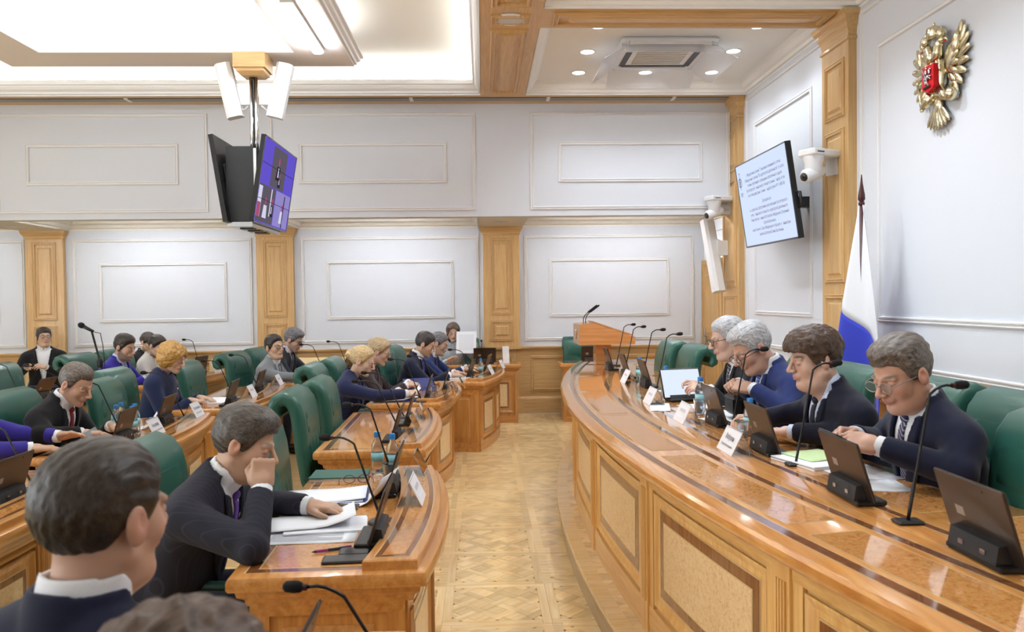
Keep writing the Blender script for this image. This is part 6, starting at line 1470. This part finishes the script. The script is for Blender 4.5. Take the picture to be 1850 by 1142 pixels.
flag_band(lambda u: 2.275, lambda u: 1.74 - .56 * u, 'flagw'); flag_band(lambda u: 1.74 - .56 * u, lambda u: 1.15 - .5 * u, 'flagb'); flag_band(lambda u: 1.15 - .5 * u, lambda u: .50 - .1 * u, 'flagr')
# ---- gilded state emblem on the right wall
t = empty('wall_emblem', (RX, 5.27, 3.045), 0, 'gilded double-headed eagle emblem with a red shield', 'emblem')
EM = Matrix(((0, 0, -1, 0), (-1, 0, 0, 0), (0, 1, 0, 0), (0, 0, 0, 1))) @ Matrix.Scale(.36, 4)     # u right (viewer), v up, n out of the wall
def leafm(mb, u, v, ang_, ln, wd, n=.06, th=.035):
    mb.ell((ln / 2, 0, 0), (ln / 2, wd / 2, th), 10, 6, EM @ T(u, v, n) @ Rz(ang_))
for s in (-1, 1):
    wg = MB(); wg.ell((0, 0, 0), (.19, .34, .06), 12, 8, EM @ T(s * .40, .30, .10) @ Rz(-s * .55)); wg.ell((0, 0, 0), (.10, .20, .06), 12, 8, EM @ T(s * .58, .48, .12) @ Rz(-s * .15)); wo = wg.build('wing', 'gold', t, True)
    for k in range(8):                                              # long flight feathers
        a = 1.35 - k * .34; f = MB(); ln = .50 - .025 * abs(k - 2); leafm(f, s * (.56 - .02 * k), .42 - .075 * k, a if s > 0 else PI - a, ln, .15, .06 + .006 * k); f.build('feather', 'gold', wo, True)
    for k in range(6):
        a = 1.1 - k * .36; f = MB(); leafm(f, s * (.42 - .015 * k), .36 - .075 * k, a if s > 0 else PI - a, .30, .12, .12, .03); f.build('feather', 'gold', wo, True)
    nk = MB(); nk.tube([EM @ Vector(p) for p in ((s * .06, .30, .14), (s * .13, .45, .17), (s * .17, .56, .18), (s * .24, .60, .18))], [.045, .036, .032, .030], 10); nk.build('neck', 'gold', t, True)
    hd_ = MB(); hd_.ell((s * .27, .61, .19), (.085, .070, .07), 10, 8, EM); ho = hd_.build('eagle_head', 'gold', t, True)
    MB().tube([EM @ Vector(p) for p in ((s * .33, .61, .19), (s * .41, .60, .19), (s * .44, .55, .19))], [.014, .010, .003], 8).build('beak', 'gold', ho, True)
    MB().tube([EM @ Vector(p) for p in ((s * .34, .575, .20), (s * .39, .56, .20), (s * .43, .575, .20))], [.005, .004, .002], 6).build('tongue', 'red', ho, True)
    cr = MB(); cr.lathe([(.075, 0), (.085, .03), (.10, .09), (.08, .13), (.03, .15), (.0, .155)], 12, EM @ T(s * .255, .67, .19) @ RX90.inverted()); cr.ell((s * .255, .845, .19), (.018, .03, .018), 8, 6, EM); cr.build('small_crown', 'gold', t, True)
    lg_ = MB(); lg_.tube([EM @ Vector(p) for p in ((s * .14, -.28, .12), (s * .30, -.40, .14), (s * .40, -.46, .15))], [.05, .035, .022], 8); lo_ = lg_.build('leg', 'gold', t, True)
    for k in range(4):
        a = -.9 + k * .6; f = MB(); leafm(f, s * .40, -.46, a if s > 0 else PI - a, .11, .035, .17, .02); f.build('talon', 'gold', lo_, True)
bd = MB(); bd.ell((0, .02, .12), (.25, .42, .13), 14, 10, EM); bd.build('eagle_body', 'gold', t, True)
for k in range(12):
    f = MB(); leafm(f, -.2 + .08 * (k % 6), .30 - .08 * (k // 6), -PI / 2 + (k % 6 - 2.5) * .12, .16, .08, .22, .02); f.build('breast_feather', 'gold', t, True)
tl = MB(); tl.ell((0, -.52, .10), (.13, .18, .06), 10, 8, EM); to = tl.build('tail', 'gold', t, True)
for k in range(7):
    a = -PI / 2 + (k - 3) * .24; f = MB(); leafm(f, (k - 3) * .02, -.52, a, .46, .14, .10 + .004 * (3 - abs(k - 3)), .035); f.build('feather', 'gold', to, True)
cr = MB(); cr.lathe([(.11, 0), (.12, .04), (.15, .12), (.13, .19), (.05, .23), (.0, .235)], 14, EM @ T(0, .72, .18) @ RX90.inverted()); cr.ell((0, .985, .18), (.025, .04, .025), 8, 6, EM); co = cr.build('large_crown', 'gold', t, True)
for s in (-1, 1): MB().tube([EM @ Vector(p) for p in ((s * .10, .74, .16), (s * .2, .80, .14), (s * .30, .76, .14))], .008, 6).build('ribbon', 'gold', co, True)
sh = MB(); sp_ = [(-.19, .22), (.19, .22), (.19, -.18), (.15, -.23), (.04, -.25), (0, -.29), (-.04, -.25), (-.15, -.23), (-.19, -.18)]
sh.prism(sp_, .20, .30, EM); so_ = sh.build('shield', 'red', t)
rd = MB(); rd.ell((0, 0, 0), (.085, .045, .03), 10, 8, EM @ T(0, -.01, .32) @ Rz(.45)); rd.ell((.075, .09, .32), (.028, .055, .022), 8, 6, EM); rd.ell((.095, .135, .32), (.035, .018, .018), 8, 6, EM)
for a, b in (((.05, -.0), (.12, -.05)), ((.06, .02), (.13, .0)), ((-.06, -.04), (-.05, -.14)), ((-.04, -.05), (-.0, -.13))): rd.tube([EM @ Vector((a[0], a[1], .32)), EM @ Vector((b[0], b[1], .32))], [.007, .004], 6)
rd.tube([EM @ Vector((-.08, .0, .32)), EM @ Vector((-.12, -.05, .32))], [.006, .003], 6); rh = rd.build('horse', 'silver', so_, True)
r2 = MB(); r2.ell((-.01, .09, .335), (.03, .055, .022), 8, 6, EM); r2.ell((.0, .165, .335), (.022, .026, .02), 8, 6, EM); r2.build('rider', 'silver', so_, True)
MB().tube([EM @ Vector((-.13, .19, .34)), EM @ Vector((.09, -.17, .34))], .004, 6).build('lance', 'silver', so_)
ck = MB(); ck.add([(-.02, .12, .33), (-.11, .10, .33), (-.13, .02, .33), (-.04, .05, .33)], [(0, 1, 2, 3)], EM); ck.build('cloak', 'flagb', so_)
dg = MB(); dg.ell((.04, -.17, .32), (.07, .028, .02), 8, 6, EM); dg.tube([EM @ Vector(p) for p in ((-.02, -.17, .32), (-.09, -.20, .32), (-.12, -.15, .32))], [.008, .006, .003], 6); dg.build('serpent', 'dark', so_, True)
sc = MB(); sc.tube([EM @ Vector((-.42, -.50, .17)), EM @ Vector((-.66, .02, .12))], .010, 8); sc.ell((-.67, .05, .12), (.035, .045, .03), 8, 6, EM); sc.ell((-.41, -.52, .17), (.03, .03, .03), 8, 6, EM); sc.build('sceptre', 'gold', t, True)
ob = MB(); ob.ell((.50, -.42, .16), (.13, .13, .11), 14, 10, EM); oo = ob.build('orb', 'gold', t, True)
MB().box(.49, .51, -.30, -.20, .15, .17, EM).box(.46, .54, -.25, -.235, .15, .17, EM).build('orb_cross', 'gold', oo)
# ---- microphone stand in the aisle on the left
t = empty('microphone_stand', (-3.30, 7.30, 0), 0, 'black boom microphone stand rising among the left seats', 'stand')
for k in range(3):
    a = .5 + k * 2 * PI / 3; MB().tube([(0, 0, .22), (.28 * math.cos(a), .28 * math.sin(a), .012)], .009, 6).build('leg', 'black', t)
MB().tube([(0, 0, .05), (0, 0, .62)], .013, 8).build('upright', 'black', t); MB().tube([(.03, 0, .46), (-.13, 0, 1.0), (-.215, 0, 1.345)], [.010, .010, .009], 8).build('boom', 'black', t)
MB().lathe([(.02, -.04), (.025, -.02), (.025, .02), (.02, .04)], 10, T(-.15, 0, 1.06)).build('boom_clutch', 'black', t)
mm = MB().tube([(-.20, 0, 1.345), (-.29, 0, 1.395)], [.012, .017], 10).build('microphone_body', 'black', t, True); MB().ell((0, 0, 0), (.032, .026, .026), 12, 8, T(-.305, 0, 1.403) @ Ry(.5)).build('microphone_grille', 'foam', mm, True)
MB().tube([(-.19, 0, 1.34), (-.14, 0, 1.33), (-.12, 0, 1.22), (-.10, -.01, 1.0), (-.09, 0, .8)], .004, 6).build('cable', 'black', t, True)
